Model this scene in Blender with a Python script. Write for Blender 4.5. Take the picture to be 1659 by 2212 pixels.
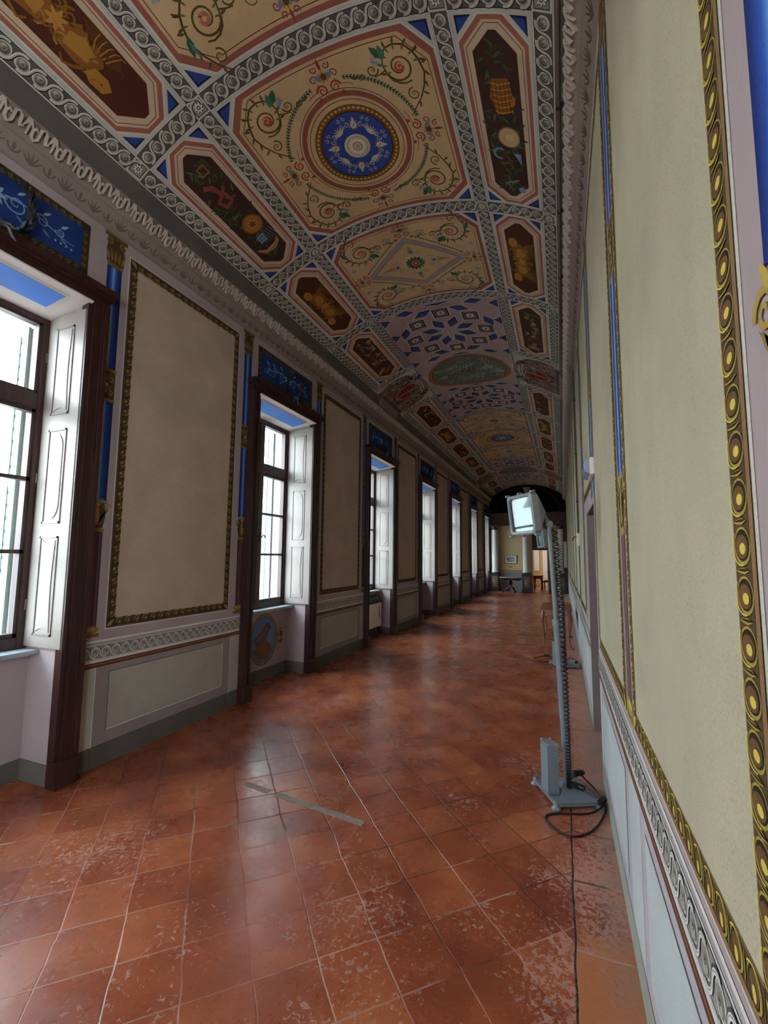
import bpy, bmesh, math, random
from math import sin, cos, pi, radians, atan2, sqrt
from mathutils import Vector, Matrix
from mathutils.geometry import tessellate_polygon
import numpy as np
random.seed(7)
for o in list(bpy.data.objects): bpy.data.objects.remove(o, do_unlink=True)
SC = bpy.context.scene
COL = SC.collection

# ------------------------------------------------------------------ camera
CAM_H, FPX, PITCH, YAW, ROLL = 1.7, 969.9, .0983, .3769, .0094
fw = Vector((-sin(YAW)*cos(PITCH), cos(YAW)*cos(PITCH), sin(PITCH)))
rt = Vector((cos(YAW), sin(YAW), 0)); up = rt.cross(fw)
r2 = rt*cos(ROLL)+up*sin(ROLL); u2 = up*cos(ROLL)-rt*sin(ROLL)
cd = bpy.data.cameras.new('camera'); cam = bpy.data.objects.new('camera', cd); COL.objects.link(cam)
cd.sensor_fit = 'HORIZONTAL'; cd.sensor_width = 36; cd.lens = 36*FPX/1659; cd.clip_start = .02; cd.clip_end = 200
m = Matrix.Identity(4)
for i in range(3): m[i][0] = r2[i]; m[i][1] = u2[i]; m[i][2] = -fw[i]
m[0][3], m[1][3], m[2][3] = 0, 0, CAM_H
cam.matrix_world = m
SC.camera = cam

# ------------------------------------------------------------------ light, exposure
SC.view_settings.view_transform = 'Standard'; SC.view_settings.look = 'None'
SC.view_settings.gamma = 1; SC.view_settings.use_curve_mapping = False
SC.view_settings.exposure = 1.95
SKY = 7.0
w = bpy.data.worlds.new('overcast_sky'); SC.world = w; w.use_nodes = True
nt = w.node_tree; nt.nodes.clear()
bg = nt.nodes.new('ShaderNodeBackground'); out = nt.nodes.new('ShaderNodeOutputWorld')
tc = nt.nodes.new('ShaderNodeTexCoord'); sx = nt.nodes.new('ShaderNodeSeparateXYZ'); cr = nt.nodes.new('ShaderNodeValToRGB')
nt.links.new(tc.outputs['Generated'], sx.inputs[0]); nt.links.new(sx.outputs['Z'], cr.inputs[0])
cr.color_ramp.elements[0].position = .0; cr.color_ramp.elements[0].color = (.86, .93, 1, 1)
cr.color_ramp.elements[1].position = .8; cr.color_ramp.elements[1].color = (.70, .84, 1, 1)
nt.links.new(cr.outputs[0], bg.inputs[0]); bg.inputs[1].default_value = SKY
nt.links.new(bg.outputs[0], out.inputs[0])
SC.cycles.use_denoising = True
SC.cycles.max_bounces = 10; SC.cycles.diffuse_bounces = 7; SC.cycles.glossy_bounces = 4
SC.cycles.transparent_max_bounces = 16; SC.cycles.sample_clamp_indirect = 8
SC.cycles.caustics_reflective = False; SC.cycles.caustics_refractive = False

# ------------------------------------------------------------------ layout constants (metres)
XL, XR, XC = -3.517, .247, -1.635
PER, C0 = 3.522, 1.6415              # window pitch, first window centre
HALF = .8165                          # half width of a window casing
ZC, RR = 2.536, 2.896                 # vault axis height and radius
Y0, Y1 = -4.2, 23.9                   # corridor from behind the camera to the end wall
WIN = [C0+PER*i for i in range(-1, 7)]
RB = [-4.2, -1.0, .72, 2.475, 4.308, 5.993, 7.833, 9.446, 11.36, 13.206, 15.12, 17.03, 18.75, 20.3, 22.2, 23.9]

def hx(s):
    s = s.lstrip('#'); c = [int(s[i:i+2], 16)/255 for i in (0, 2, 4)]
    return tuple(v/12.92 if v <= .04045 else ((v+.055)/1.055)**2.4 for v in c)

# ------------------------------------------------------------------ materials
MATS = {}
def mat(name, col=(.8, .8, .8), rough=.6, metal=0, noise=0, nscale=8, bump=0, bscale=40, spec=.5, coat=0):
    if name in MATS: return MATS[name]
    if isinstance(col, str): col = hx(col)
    mt = bpy.data.materials.new(name); mt.use_nodes = True; n = mt.node_tree; b = n.nodes['Principled BSDF']
    b.inputs['Base Color'].default_value = (*col, 1); b.inputs['Roughness'].default_value = rough
    b.inputs['Metallic'].default_value = metal; b.inputs['Specular IOR Level'].default_value = spec
    if coat: b.inputs['Coat Weight'].default_value = coat
    tcn = n.nodes.new('ShaderNodeTexCoord')
    if noise:
        nz = n.nodes.new('ShaderNodeTexNoise'); nz.inputs['Scale'].default_value = nscale; nz.inputs['Detail'].default_value = 5
        n.links.new(tcn.outputs['Object'], nz.inputs['Vector'])
        rp = n.nodes.new('ShaderNodeValToRGB')
        rp.color_ramp.elements[0].position = .3; rp.color_ramp.elements[1].position = .7
        rp.color_ramp.elements[0].color = (*[c*(1-noise) for c in col], 1); rp.color_ramp.elements[1].color = (*[min(1, c*(1+noise)) for c in col], 1)
        n.links.new(nz.outputs['Fac'], rp.inputs[0]); n.links.new(rp.outputs[0], b.inputs['Base Color'])
    if bump:
        nb = n.nodes.new('ShaderNodeTexNoise'); nb.inputs['Scale'].default_value = bscale; nb.inputs['Detail'].default_value = 6
        n.links.new(tcn.outputs['Object'], nb.inputs['Vector'])
        bp = n.nodes.new('ShaderNodeBump'); bp.inputs['Strength'].default_value = bump; bp.inputs['Distance'].default_value = .01
        n.links.new(nb.outputs['Fac'], bp.inputs['Height']); n.links.new(bp.outputs[0], b.inputs['Normal'])
    MATS[name] = mt; return mt

def paint_mat(name, speck=0, rough=.8, blotch=.12):
    """fresco paint: the colour attribute broken up by age"""
    mt = bpy.data.materials.new(name); mt.use_nodes = True; n = mt.node_tree; L = n.links; b = n.nodes['Principled BSDF']
    at = n.nodes.new('ShaderNodeAttribute'); at.attribute_name = 'paint'
    ge = n.nodes.new('ShaderNodeNewGeometry')
    n1 = n.nodes.new('ShaderNodeTexNoise'); n1.inputs['Scale'].default_value = 2.3; n1.inputs['Detail'].default_value = 6; n1.inputs['Roughness'].default_value = .62
    L.new(ge.outputs['Position'], n1.inputs['Vector'])
    rp = n.nodes.new('ShaderNodeMapRange'); rp.inputs['From Min'].default_value = .3; rp.inputs['From Max'].default_value = .7
    rp.inputs['To Min'].default_value = 1-blotch; rp.inputs['To Max'].default_value = 1+blotch*.5
    L.new(n1.outputs['Fac'], rp.inputs['Value'])
    n2 = n.nodes.new('ShaderNodeTexNoise'); n2.inputs['Scale'].default_value = 160; n2.inputs['Detail'].default_value = 3
    L.new(ge.outputs['Position'], n2.inputs['Vector'])
    r2_ = n.nodes.new('ShaderNodeMapRange'); r2_.inputs['From Min'].default_value = .35; r2_.inputs['From Max'].default_value = .65
    r2_.inputs['To Min'].default_value = .93; r2_.inputs['To Max'].default_value = 1.04
    L.new(n2.outputs['Fac'], r2_.inputs['Value'])
    mu = n.nodes.new('ShaderNodeMath'); mu.operation = 'MULTIPLY'; L.new(rp.outputs[0], mu.inputs[0]); L.new(r2_.outputs[0], mu.inputs[1])
    last = mu.outputs[0]
    if speck:
        n3 = n.nodes.new('ShaderNodeTexNoise'); n3.inputs['Scale'].default_value = 230; n3.inputs['Detail'].default_value = 2
        L.new(ge.outputs['Position'], n3.inputs['Vector'])
        n4 = n.nodes.new('ShaderNodeTexNoise'); n4.inputs['Scale'].default_value = 2.6; n4.inputs['Detail'].default_value = 4
        L.new(ge.outputs['Position'], n4.inputs['Vector'])
        ad = n.nodes.new('ShaderNodeMath'); ad.operation = 'MULTIPLY_ADD'; ad.inputs[1].default_value = .35
        L.new(n4.outputs['Fac'], ad.inputs[0]); L.new(n3.outputs['Fac'], ad.inputs[2])
        r3 = n.nodes.new('ShaderNodeMapRange'); r3.inputs['From Min'].default_value = .80; r3.inputs['From Max'].default_value = .86
        r3.inputs['To Min'].default_value = 1; r3.inputs['To Max'].default_value = 1-speck
        L.new(ad.outputs[0], r3.inputs['Value'])
        m3 = n.nodes.new('ShaderNodeMath'); m3.operation = 'MULTIPLY'; L.new(last, m3.inputs[0]); L.new(r3.outputs[0], m3.inputs[1]); last = m3.outputs[0]
    vm = n.nodes.new('ShaderNodeVectorMath'); vm.operation = 'SCALE'
    L.new(at.outputs['Color'], vm.inputs[0]); L.new(last, vm.inputs['Scale']); L.new(vm.outputs[0], b.inputs['Base Color'])
    b.inputs['Roughness'].default_value = rough; b.inputs['Specular IOR Level'].default_value = .25
    bp = n.nodes.new('ShaderNodeBump'); bp.inputs['Strength'].default_value = .25; bp.inputs['Distance'].default_value = .003
    L.new(n2.outputs['Fac'], bp.inputs['Height']); L.new(bp.outputs[0], b.inputs['Normal'])
    return mt
M_WALLP = paint_mat('fresco_wall', speck=.3)
M_CEILP = paint_mat('fresco_vault', blotch=.16)

def floor_mat():
    mt = bpy.data.materials.new('terracotta_tiles'); mt.use_nodes = True; n = mt.node_tree; L = n.links; b = n.nodes['Principled BSDF']
    def N(t, **k):
        x = n.nodes.new(t)
        for a, v in k.items(): setattr(x, a, v)
        return x
    def M(op, a, b_=None, c=None, clamp=False):
        x = N('ShaderNodeMath', operation=op); x.use_clamp = clamp
        for i, v in enumerate((a, b_, c)):
            if v is None: continue
            if isinstance(v, (int, float)): x.inputs[i].default_value = v
            else: L.new(v, x.inputs[i])
        return x.outputs[0]
    def RG(v, a, b_, c, d):
        x = N('ShaderNodeMapRange'); L.new(v, x.inputs[0])
        for i, q in enumerate((a, b_, c, d)): x.inputs[i+1].default_value = q
        return x.outputs[0]
    def NZ(s, d=4, r=.5, vec=None, dist=0):
        x = N('ShaderNodeTexNoise'); x.inputs['Scale'].default_value = s; x.inputs['Detail'].default_value = d
        x.inputs['Roughness'].default_value = r; x.inputs['Distortion'].default_value = dist
        L.new(vec or pos, x.inputs['Vector']); return x.outputs['Fac']
    ge = N('ShaderNodeNewGeometry'); pos = ge.outputs['Position']
    sp = N('ShaderNodeSeparateXYZ'); L.new(pos, sp.inputs[0]); X, Y = sp.outputs[0], sp.outputs[1]
    # wobble
    wb = NZ(3.5, 3); wv = RG(wb, 0, 1, -.012, .012)
    X2 = M('ADD', X, wv); Y2 = M('ADD', Y, wv)
    ux = M('ADD', X2, 1.001); uy = M('SUBTRACT', Y2, 3.031)
    # inverse of [[.193,.19],[.187,-.21]]
    det = .193*-.21-.19*.187
    I = M('ADD', M('MULTIPLY', ux, -.21/det), M('MULTIPLY', uy, -.19/det))
    J = M('ADD', M('MULTIPLY', ux, -.187/det), M('MULTIPLY', uy, .193/det))
    def edge(v):
        f = M('FRACT', v); return M('MINIMUM', f, M('SUBTRACT', 1.0, f))
    eI, eJ = edge(I), edge(J)
    d1 = M('MINIMUM', eI, eJ)
    # border course along the right wall
    K = M('MULTIPLY', Y2, 1/.46); inb = M('GREATER_THAN', X2, .012)
    d2 = edge(K)
    dd = N('ShaderNodeMix', data_type='FLOAT'); L.new(inb, dd.inputs[0]); L.new(d1, dd.inputs[2]); L.new(d2, dd.inputs[3]); d = dd.outputs[0]
    jn = M('SUBTRACT', 1.0, RG(d, .005, .019, 0, 1))
    crack = M('SUBTRACT', 1.0, RG(M('ABSOLUTE', M('SUBTRACT', X2, .008)), .002, .007, 0, 1))
    # joints fade in and out
    zone = M('MULTIPLY', M('MULTIPLY', RG(Y, 1.9, 2.5, .12, 1), RG(Y, 3.3, 4.2, 1, .15)), RG(X, -2.9, -2.2, .4, 1)); fade = M('MAXIMUM', RG(NZ(1.3, 3), .42, .62, .22, 1), zone)
    jn = M('MULTIPLY', jn, fade)
    pale_jn = RG(M('ADD', NZ(2.1, 2), RG(Y, 2.4, 3.0, .12, -.10)), .52, .60, 0, 1)            # some joints are chalky, some dark
    cell = N('ShaderNodeCombineXYZ'); L.new(M('FLOOR', I), cell.inputs[0]); L.new(M('FLOOR', J), cell.inputs[1])
    L.new(M('MULTIPLY', inb, M('ADD', M('FLOOR', K), 50.0)), cell.inputs[2])
    wn = N('ShaderNodeTexWhiteNoise', noise_dimensions='3D'); L.new(cell.outputs[0], wn.inputs['Vector'])
    rp = N('ShaderNodeValToRGB'); L.new(M('ADD', M('MULTIPLY', wn.outputs['Value'], .20), M('MULTIPLY', NZ(2.2, 3, .5), .92)), rp.inputs[0])
    e = rp.color_ramp.elements; e[0].position = .25; e[0].color = (*hx('#6e2f1f'), 1); e[1].position = .85; e[1].color = (*hx('#b4653f'), 1)
    k = e.new(.55); k.color = (*hx('#96492c'), 1)
    def MX(f, a, b_):
        x = N('ShaderNodeMix', data_type='RGBA'); 
        if isinstance(f, float): x.inputs[0].default_value = f
        else: L.new(f, x.inputs[0])
        for i, v in ((6, a), (7, b_)):
            if isinstance(v, tuple): x.inputs[i].default_value = (*v, 1)
            else: L.new(v, x.inputs[i])
        return x.outputs[2]
    c = rp.outputs[0]
    fine = NZ(38, 6, .7); c = MX(RG(fine, .50, .70, 0, .3), c, hx('#5b2417'))
    # chipped pale flecks, gathered in worn areas
    wear = NZ(1.7, 5, .6); fl = NZ(36, 9, .75, dist=.6)
    nearw = RG(X, -.25, .15, 0, .14)
    fm = M('ADD', M('ADD', fl, M('MULTIPLY', wear, .46)), nearw)
    flm = RG(fm, .815, .85, 0, .58); c = MX(flm, c, hx('#c49282'))
    big = M('ADD', M('ADD', NZ(7, 6, .7, dist=.8), M('MULTIPLY', wear, .35)), M('MULTIPLY', nearw, 1.5))
    bm = RG(big, .93, .955, 0, .55); c = MX(bm, c, hx('#b57b68'))
    raw = M('MULTIPLY', RG(Y, 2.55, 2.25, 0, 1), M('MULTIPLY', inb, RG(NZ(5, 5, .6), .38, .44, 0, 1)))
    c = MX(raw, c, hx('#b4683c'))
    # long thin scratches
    mp = N('ShaderNodeMapping'); L.new(pos, mp.inputs[0]); mp.inputs['Rotation'].default_value = (0, 0, .5); mp.inputs['Scale'].default_value = (60, 2.2, 1)
    sc = NZ(1.6, 2, .5, vec=mp.outputs[0], dist=.6); scm = M('MULTIPLY', RG(sc, .66, .70, 0, .5), RG(NZ(1.1, 2), .5, .6, 0, 1)); c = MX(scm, c, hx('#cf9480'))
    c = MX(M('MULTIPLY', jn, .85), c, MX(pale_jn, hx('#3a1b14'), hx('#c08a78')))
    c = MX(crack, c, hx('#140a08'))
    # dust grey along the right wall foot
    dust = M('MULTIPLY', RG(X, .10, .24, 0, .7), RG(NZ(6, 4), .35, .6, .2, 1)); c = MX(dust, c, hx('#8a7d76'))
    L.new(c, b.inputs['Base Color'])
    ro = M('ADD', RG(NZ(4, 6, .65), .3, .7, .20, .36), M('ADD', M('MULTIPLY', flm, .25), M('MULTIPLY', M('ADD', jn, inb), .12)))
    L.new(M('MINIMUM', ro, .9), b.inputs['Roughness']); b.inputs['Specular IOR Level'].default_value = .75
    h = M('ADD', M('MULTIPLY', NZ(16, 5, .6), .35), M('MULTIPLY', NZ(2.2, 2), 1.2))
    h = M('SUBTRACT', M('SUBTRACT', h, M('MULTIPLY', jn, .8)), M('MULTIPLY', crack, 2.0))
    h = M('SUBTRACT', h, M('MULTIPLY', flm, .25)); h = M('SUBTRACT', h, M('MULTIPLY', raw, .8))
    bp = N('ShaderNodeBump'); bp.inputs['Strength'].default_value = .5; bp.inputs['Distance'].default_value = .0045
    L.new(h, bp.inputs['Height']); L.new(bp.outputs[0], b.inputs['Normal'])
    return mt

def glass_mat(name, tint=(.93, .97, .96), refl=.07):
    mt = bpy.data.materials.new(name); mt.use_nodes = True; n = mt.node_tree; n.nodes.clear(); L = n.links
    o = n.nodes.new('ShaderNodeOutputMaterial'); t = n.nodes.new('ShaderNodeBsdfTransparent'); g = n.nodes.new('ShaderNodeBsdfGlossy')
    mx = n.nodes.new('ShaderNodeMixShader'); t.inputs[0].default_value = (*tint, 1); g.inputs['Roughness'].default_value = .03
    mx.inputs[0].default_value = refl; L.new(t.outputs[0], mx.inputs[1]); L.new(g.outputs[0], mx.inputs[2]); L.new(mx.outputs[0], o.inputs[0])
    return mt
M_GLASS = glass_mat('window_glass')

def wood_mat(name, c0, c1, rough=.38):
    mt = bpy.data.materials.new(name); mt.use_nodes = True; n = mt.node_tree; L = n.links; b = n.nodes['Principled BSDF']
    tcn = n.nodes.new('ShaderNodeTexCoord'); mp = n.nodes.new('ShaderNodeMapping'); mp.inputs['Scale'].default_value = (22, 22, 1.6)
    nz = n.nodes.new('ShaderNodeTexNoise'); nz.inputs['Scale'].default_value = 2; nz.inputs['Detail'].default_value = 7; nz.inputs['Distortion'].default_value = .7
    L.new(tcn.outputs['Object'], mp.inputs[0]); L.new(mp.outputs[0], nz.inputs['Vector'])
    rp = n.nodes.new('ShaderNodeValToRGB'); rp.color_ramp.elements[0].position = .3; rp.color_ramp.elements[1].position = .72
    rp.color_ramp.elements[0].color = (*hx(c0), 1); rp.color_ramp.elements[1].color = (*hx(c1), 1)
    L.new(nz.outputs['Fac'], rp.inputs[0]); L.new(rp.outputs[0], b.inputs['Base Color']); b.inputs['Roughness'].default_value = rough
    bp = n.nodes.new('ShaderNodeBump'); bp.inputs['Strength'].default_value = .2; bp.inputs['Distance'].default_value = .002
    L.new(nz.outputs['Fac'], bp.inputs['Height']); L.new(bp.outputs[0], b.inputs['Normal'])
    return mt
M_CASING = wood_mat('dark_walnut', '#220f0f', '#43241f')
M_SASH = wood_mat('brown_sash_wood', '#2e1c1c', '#4b3231', .45)
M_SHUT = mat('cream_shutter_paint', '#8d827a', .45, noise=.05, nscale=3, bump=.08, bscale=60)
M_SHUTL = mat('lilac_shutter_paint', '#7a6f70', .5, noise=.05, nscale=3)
M_STONE = mat('grey_sill_stone', '#8f9699', .45, noise=.12, nscale=14, bump=.1)
M_PLAST = mat('mauve_plaster', '#a08f90', .85, noise=.06, nscale=2, bump=.12, bscale=90)
M_SOFFIT = mat('soffit_plaster', '#c7bab5', .85, noise=.05, nscale=2)
M_BLUE = mat('blue_soffit_paint', '#4a7acb', .7, noise=.06, nscale=3)
M_SKIRT = mat('grey_skirting_paint', '#5d554f', .7, noise=.1, nscale=4)
M_COVE = mat('cove_paint', '#57504b', .85, noise=.14, nscale=2.5, bump=.1)
M_MOULD = mat('cornice_plaster', '#87776f', .85, noise=.08, nscale=3, bump=.1)
M_LEAF = mat('leaf_moulding_plaster', '#b5a79e', .8, noise=.08, nscale=9)
M_ALU = mat('cast_aluminium', '#83868a', .45, metal=.15, noise=.05, nscale=12)
M_GREYP = mat('grey_enamel', '#737a82', .42, metal=.0, noise=.03, nscale=6)
M_BLK = mat('black_rubber', '#0d0e12', .4)
M_REFL = mat('reflector', '#5d696d', .45)
M_WHT = mat('white_metal', '#e4e0d6', .4)
M_DARKM = mat('dark_grille', '#26272c', .5)
M_TABLE = wood_mat('cherry_wood', '#6a3422', '#9c5c3c', .3)
M_DKW = wood_mat('dark_table_wood', '#1c1012', '#3a2322', .3)
M_BRZ = mat('blackened_leaf', '#131718', .55, noise=.3, nscale=20)
M_FLOOR = floor_mat()

# ------------------------------------------------------------------ mesh helpers
class MB:
    def __init__(s): s.v = []; s.f = []; s.m = []; s.sm = []
    def add(s, vs, fs, mi=0, smooth=False, M=None):
        n = len(s.v)
        for p in vs:
            s.v.append(tuple(M @ Vector(p)) if M is not None else tuple(p))
        for f in fs: s.f.append([i+n for i in f]); s.m.append(mi); s.sm.append(smooth)
    def box(s, x0, x1, y0, y1, z0, z1, mi=0, M=None, bev=0):
        if bev:
            bm = bmesh.new(); bmesh.ops.create_cube(bm, size=1)
            for q in bm.verts: q.co = Vector(((x0+x1)/2+q.co.x*(x1-x0), (y0+y1)/2+q.co.y*(y1-y0), (z0+z1)/2+q.co.z*(z1-z0)))
            bmesh.ops.bevel(bm, geom=list(bm.edges), offset=bev, segments=2, affect='EDGES')
            bm.verts.index_update(); s.add([q.co[:] for q in bm.verts], [[q.index for q in f.verts] for f in bm.faces], mi, False, M); bm.free(); return
        vs = [(x, y, z) for x in (x0, x1) for y in (y0, y1) for z in (z0, z1)]
        s.add(vs, [(0, 1, 3, 2), (4, 6, 7, 5), (0, 4, 5, 1), (2, 3, 7, 6), (0, 2, 6, 4), (1, 5, 7, 3)], mi, False, M)
    def lathe(s, prof, n=20, mi=0, M=None, smooth=True, caps=True, flute=0, fn=0):
        vs = []
        for (r, z) in prof:
            for k in range(n):
                a = 2*pi*k/n; rr = r*(1-flute*(.5-.5*cos(a*fn))) if flute else r
                vs.append((rr*cos(a), rr*sin(a), z))
        fs = [(i*n+k, i*n+(k+1) % n, (i+1)*n+(k+1) % n, (i+1)*n+k) for i in range(len(prof)-1) for k in range(n)]
        s.add(vs, fs, mi, smooth, M)
        if caps: s.add(vs[:n], [tuple(range(n))[::-1]], mi, False, M); s.add(vs[-n:], [tuple(range(n))], mi, False, M)
    def tube(s, pts, r, n=8, mi=0, M=None, closed=False):
        pts = [Vector(p) for p in pts]; N = len(pts); rs = r if isinstance(r, (list, tuple)) else [r]*N
        vs = []; ref = None
        for i, p in enumerate(pts):
            t = (pts[min(i+1, N-1)]-pts[max(i-1, 0)]).normalized()
            if ref is None: ref = t.orthogonal().normalized()
            ref = (ref-t*ref.dot(t))
            if ref.length < 1e-6: ref = t.orthogonal()
            ref.normalize(); b = t.cross(ref)
            for k in range(n):
                a = 2*pi*k/n; vs.append(tuple(p+ref*cos(a)*rs[i]+b*sin(a)*rs[i]))
        fs = [(i*n+k, i*n+(k+1) % n, (i+1)*n+(k+1) % n, (i+1)*n+k) for i in range(N-1) for k in range(n)]
        s.add(vs, fs, mi, True, M); s.add(vs[:n], [tuple(range(n))[::-1]], mi, False, M); s.add(vs[-n:], [tuple(range(n))], mi, False, M)
    def prism(s, poly, z0, z1, mi=0, M=None):
        n = len(poly); vs = [(x, y, z0) for x, y in poly]+[(x, y, z1) for x, y in poly]
        s.add(vs, [(i, (i+1) % n, n+(i+1) % n, n+i) for i in range(n)], mi, False, M)
        tri = tessellate_polygon([[Vector((x, y, 0)) for x, y in poly]])
        s.add(vs, [tuple(t) for t in tri]+[tuple(q+n for q in t) for t in tri], mi, False, M)
    def sweep(s, prof, y0, y1, mi=0, closed=True, M=None):
        """profile in (x,z) carried along y"""
        n = len(prof); vs = [(x, y0, z) for x, z in prof]+[(x, y1, z) for x, z in prof]
        rng = range(n) if closed else range(n-1)
        s.add(vs, [(i, (i+1) % n, n+(i+1) % n, n+i) for i in rng], mi, False, M)
        if closed: s.add(vs, [tuple(range(n)), tuple(range(n, 2*n))], mi, False, M)
    def build(s, name, mats, parent=None):
        if not isinstance(mats, (list, tuple)): mats = [mats]
        me = bpy.data.meshes.new(name); me.from_pydata(s.v, [], s.f)
        for q in mats: me.materials.append(q)
        me.polygons.foreach_set('material_index', s.m); me.polygons.foreach_set('use_smooth', s.sm)
        bm = bmesh.new(); bm.from_mesh(me); bmesh.ops.recalc_face_normals(bm, faces=bm.faces); bm.to_mesh(me); bm.free()
        o = bpy.data.objects.new(name, me); COL.objects.link(o)
        if parent: o.parent = parent
        return o

def empty(name, loc=(0, 0, 0), rz=0):
    o = bpy.data.objects.new(name, None); o.location = loc; o.rotation_euler[2] = rz; o.empty_display_size = .1; COL.objects.link(o); return o
def tag(o, label, cat, group=None):
    o['label'] = label; o['category'] = cat
    if group: o['group'] = group
    return o
def struct(o): o['kind'] = 'structure'; return o
def dup(root, loc=None, rz=None):
    r = root.copy(); COL.objects.link(r)
    if loc is not None: r.location = loc
    if rz is not None: r.rotation_euler[2] = rz
    for ch in list(root.children):
        c = ch.copy(); COL.objects.link(c); c.parent = r
        for g in list(ch.children):
            d = g.copy(); COL.objects.link(d); d.parent = c
    return r

# ------------------------------------------------------------------ painted ornament on real surfaces
GS = .06                                     # vault facet width
def vault_pt(s, y, h=0):
    """point on the (facetted) vault; h = distance into the room"""
    k = math.floor(s/GS+1e-9); f = s/GS-k
    a0, a1 = k*GS/RR, (k+1)*GS/RR; r = RR-h
    x = sin(a0)*(1-f)+sin(a1)*f; z = cos(a0)*(1-f)+cos(a1)*f
    return (XC+x*r, y, ZC+z*r)
def wallL_pt(y, z, h=0): return (XL+h, y, z)
def frieze_pt(side):
    X, s = (XL, 1) if side < 0 else (XR, -1)
    def f(y, c, h=0):
        t = c/.136; n = (.893, -.45)
        return (X+s*(.0045+.063*t+n[0]*(h+.0015)), y, 4.461+.123*t+n[1]*(h+.0015))
    return f
def wallR_pt(y, z, h=0): return (XR-h, y, z)

def clip_half(p, k, keep_gt):
    out = []; n = len(p)
    for i in range(n):
        a, b = p[i], p[(i+1) % n]; ia = (a[0] > k) == keep_gt or a[0] == k; ib = (b[0] > k) == keep_gt or b[0] == k
        if ia: out.append(a)
        if ia != ib:
            t = (k-a[0])/(b[0]-a[0]); out.append((k, a[1]+(b[1]-a[1])*t))
    return out

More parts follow.
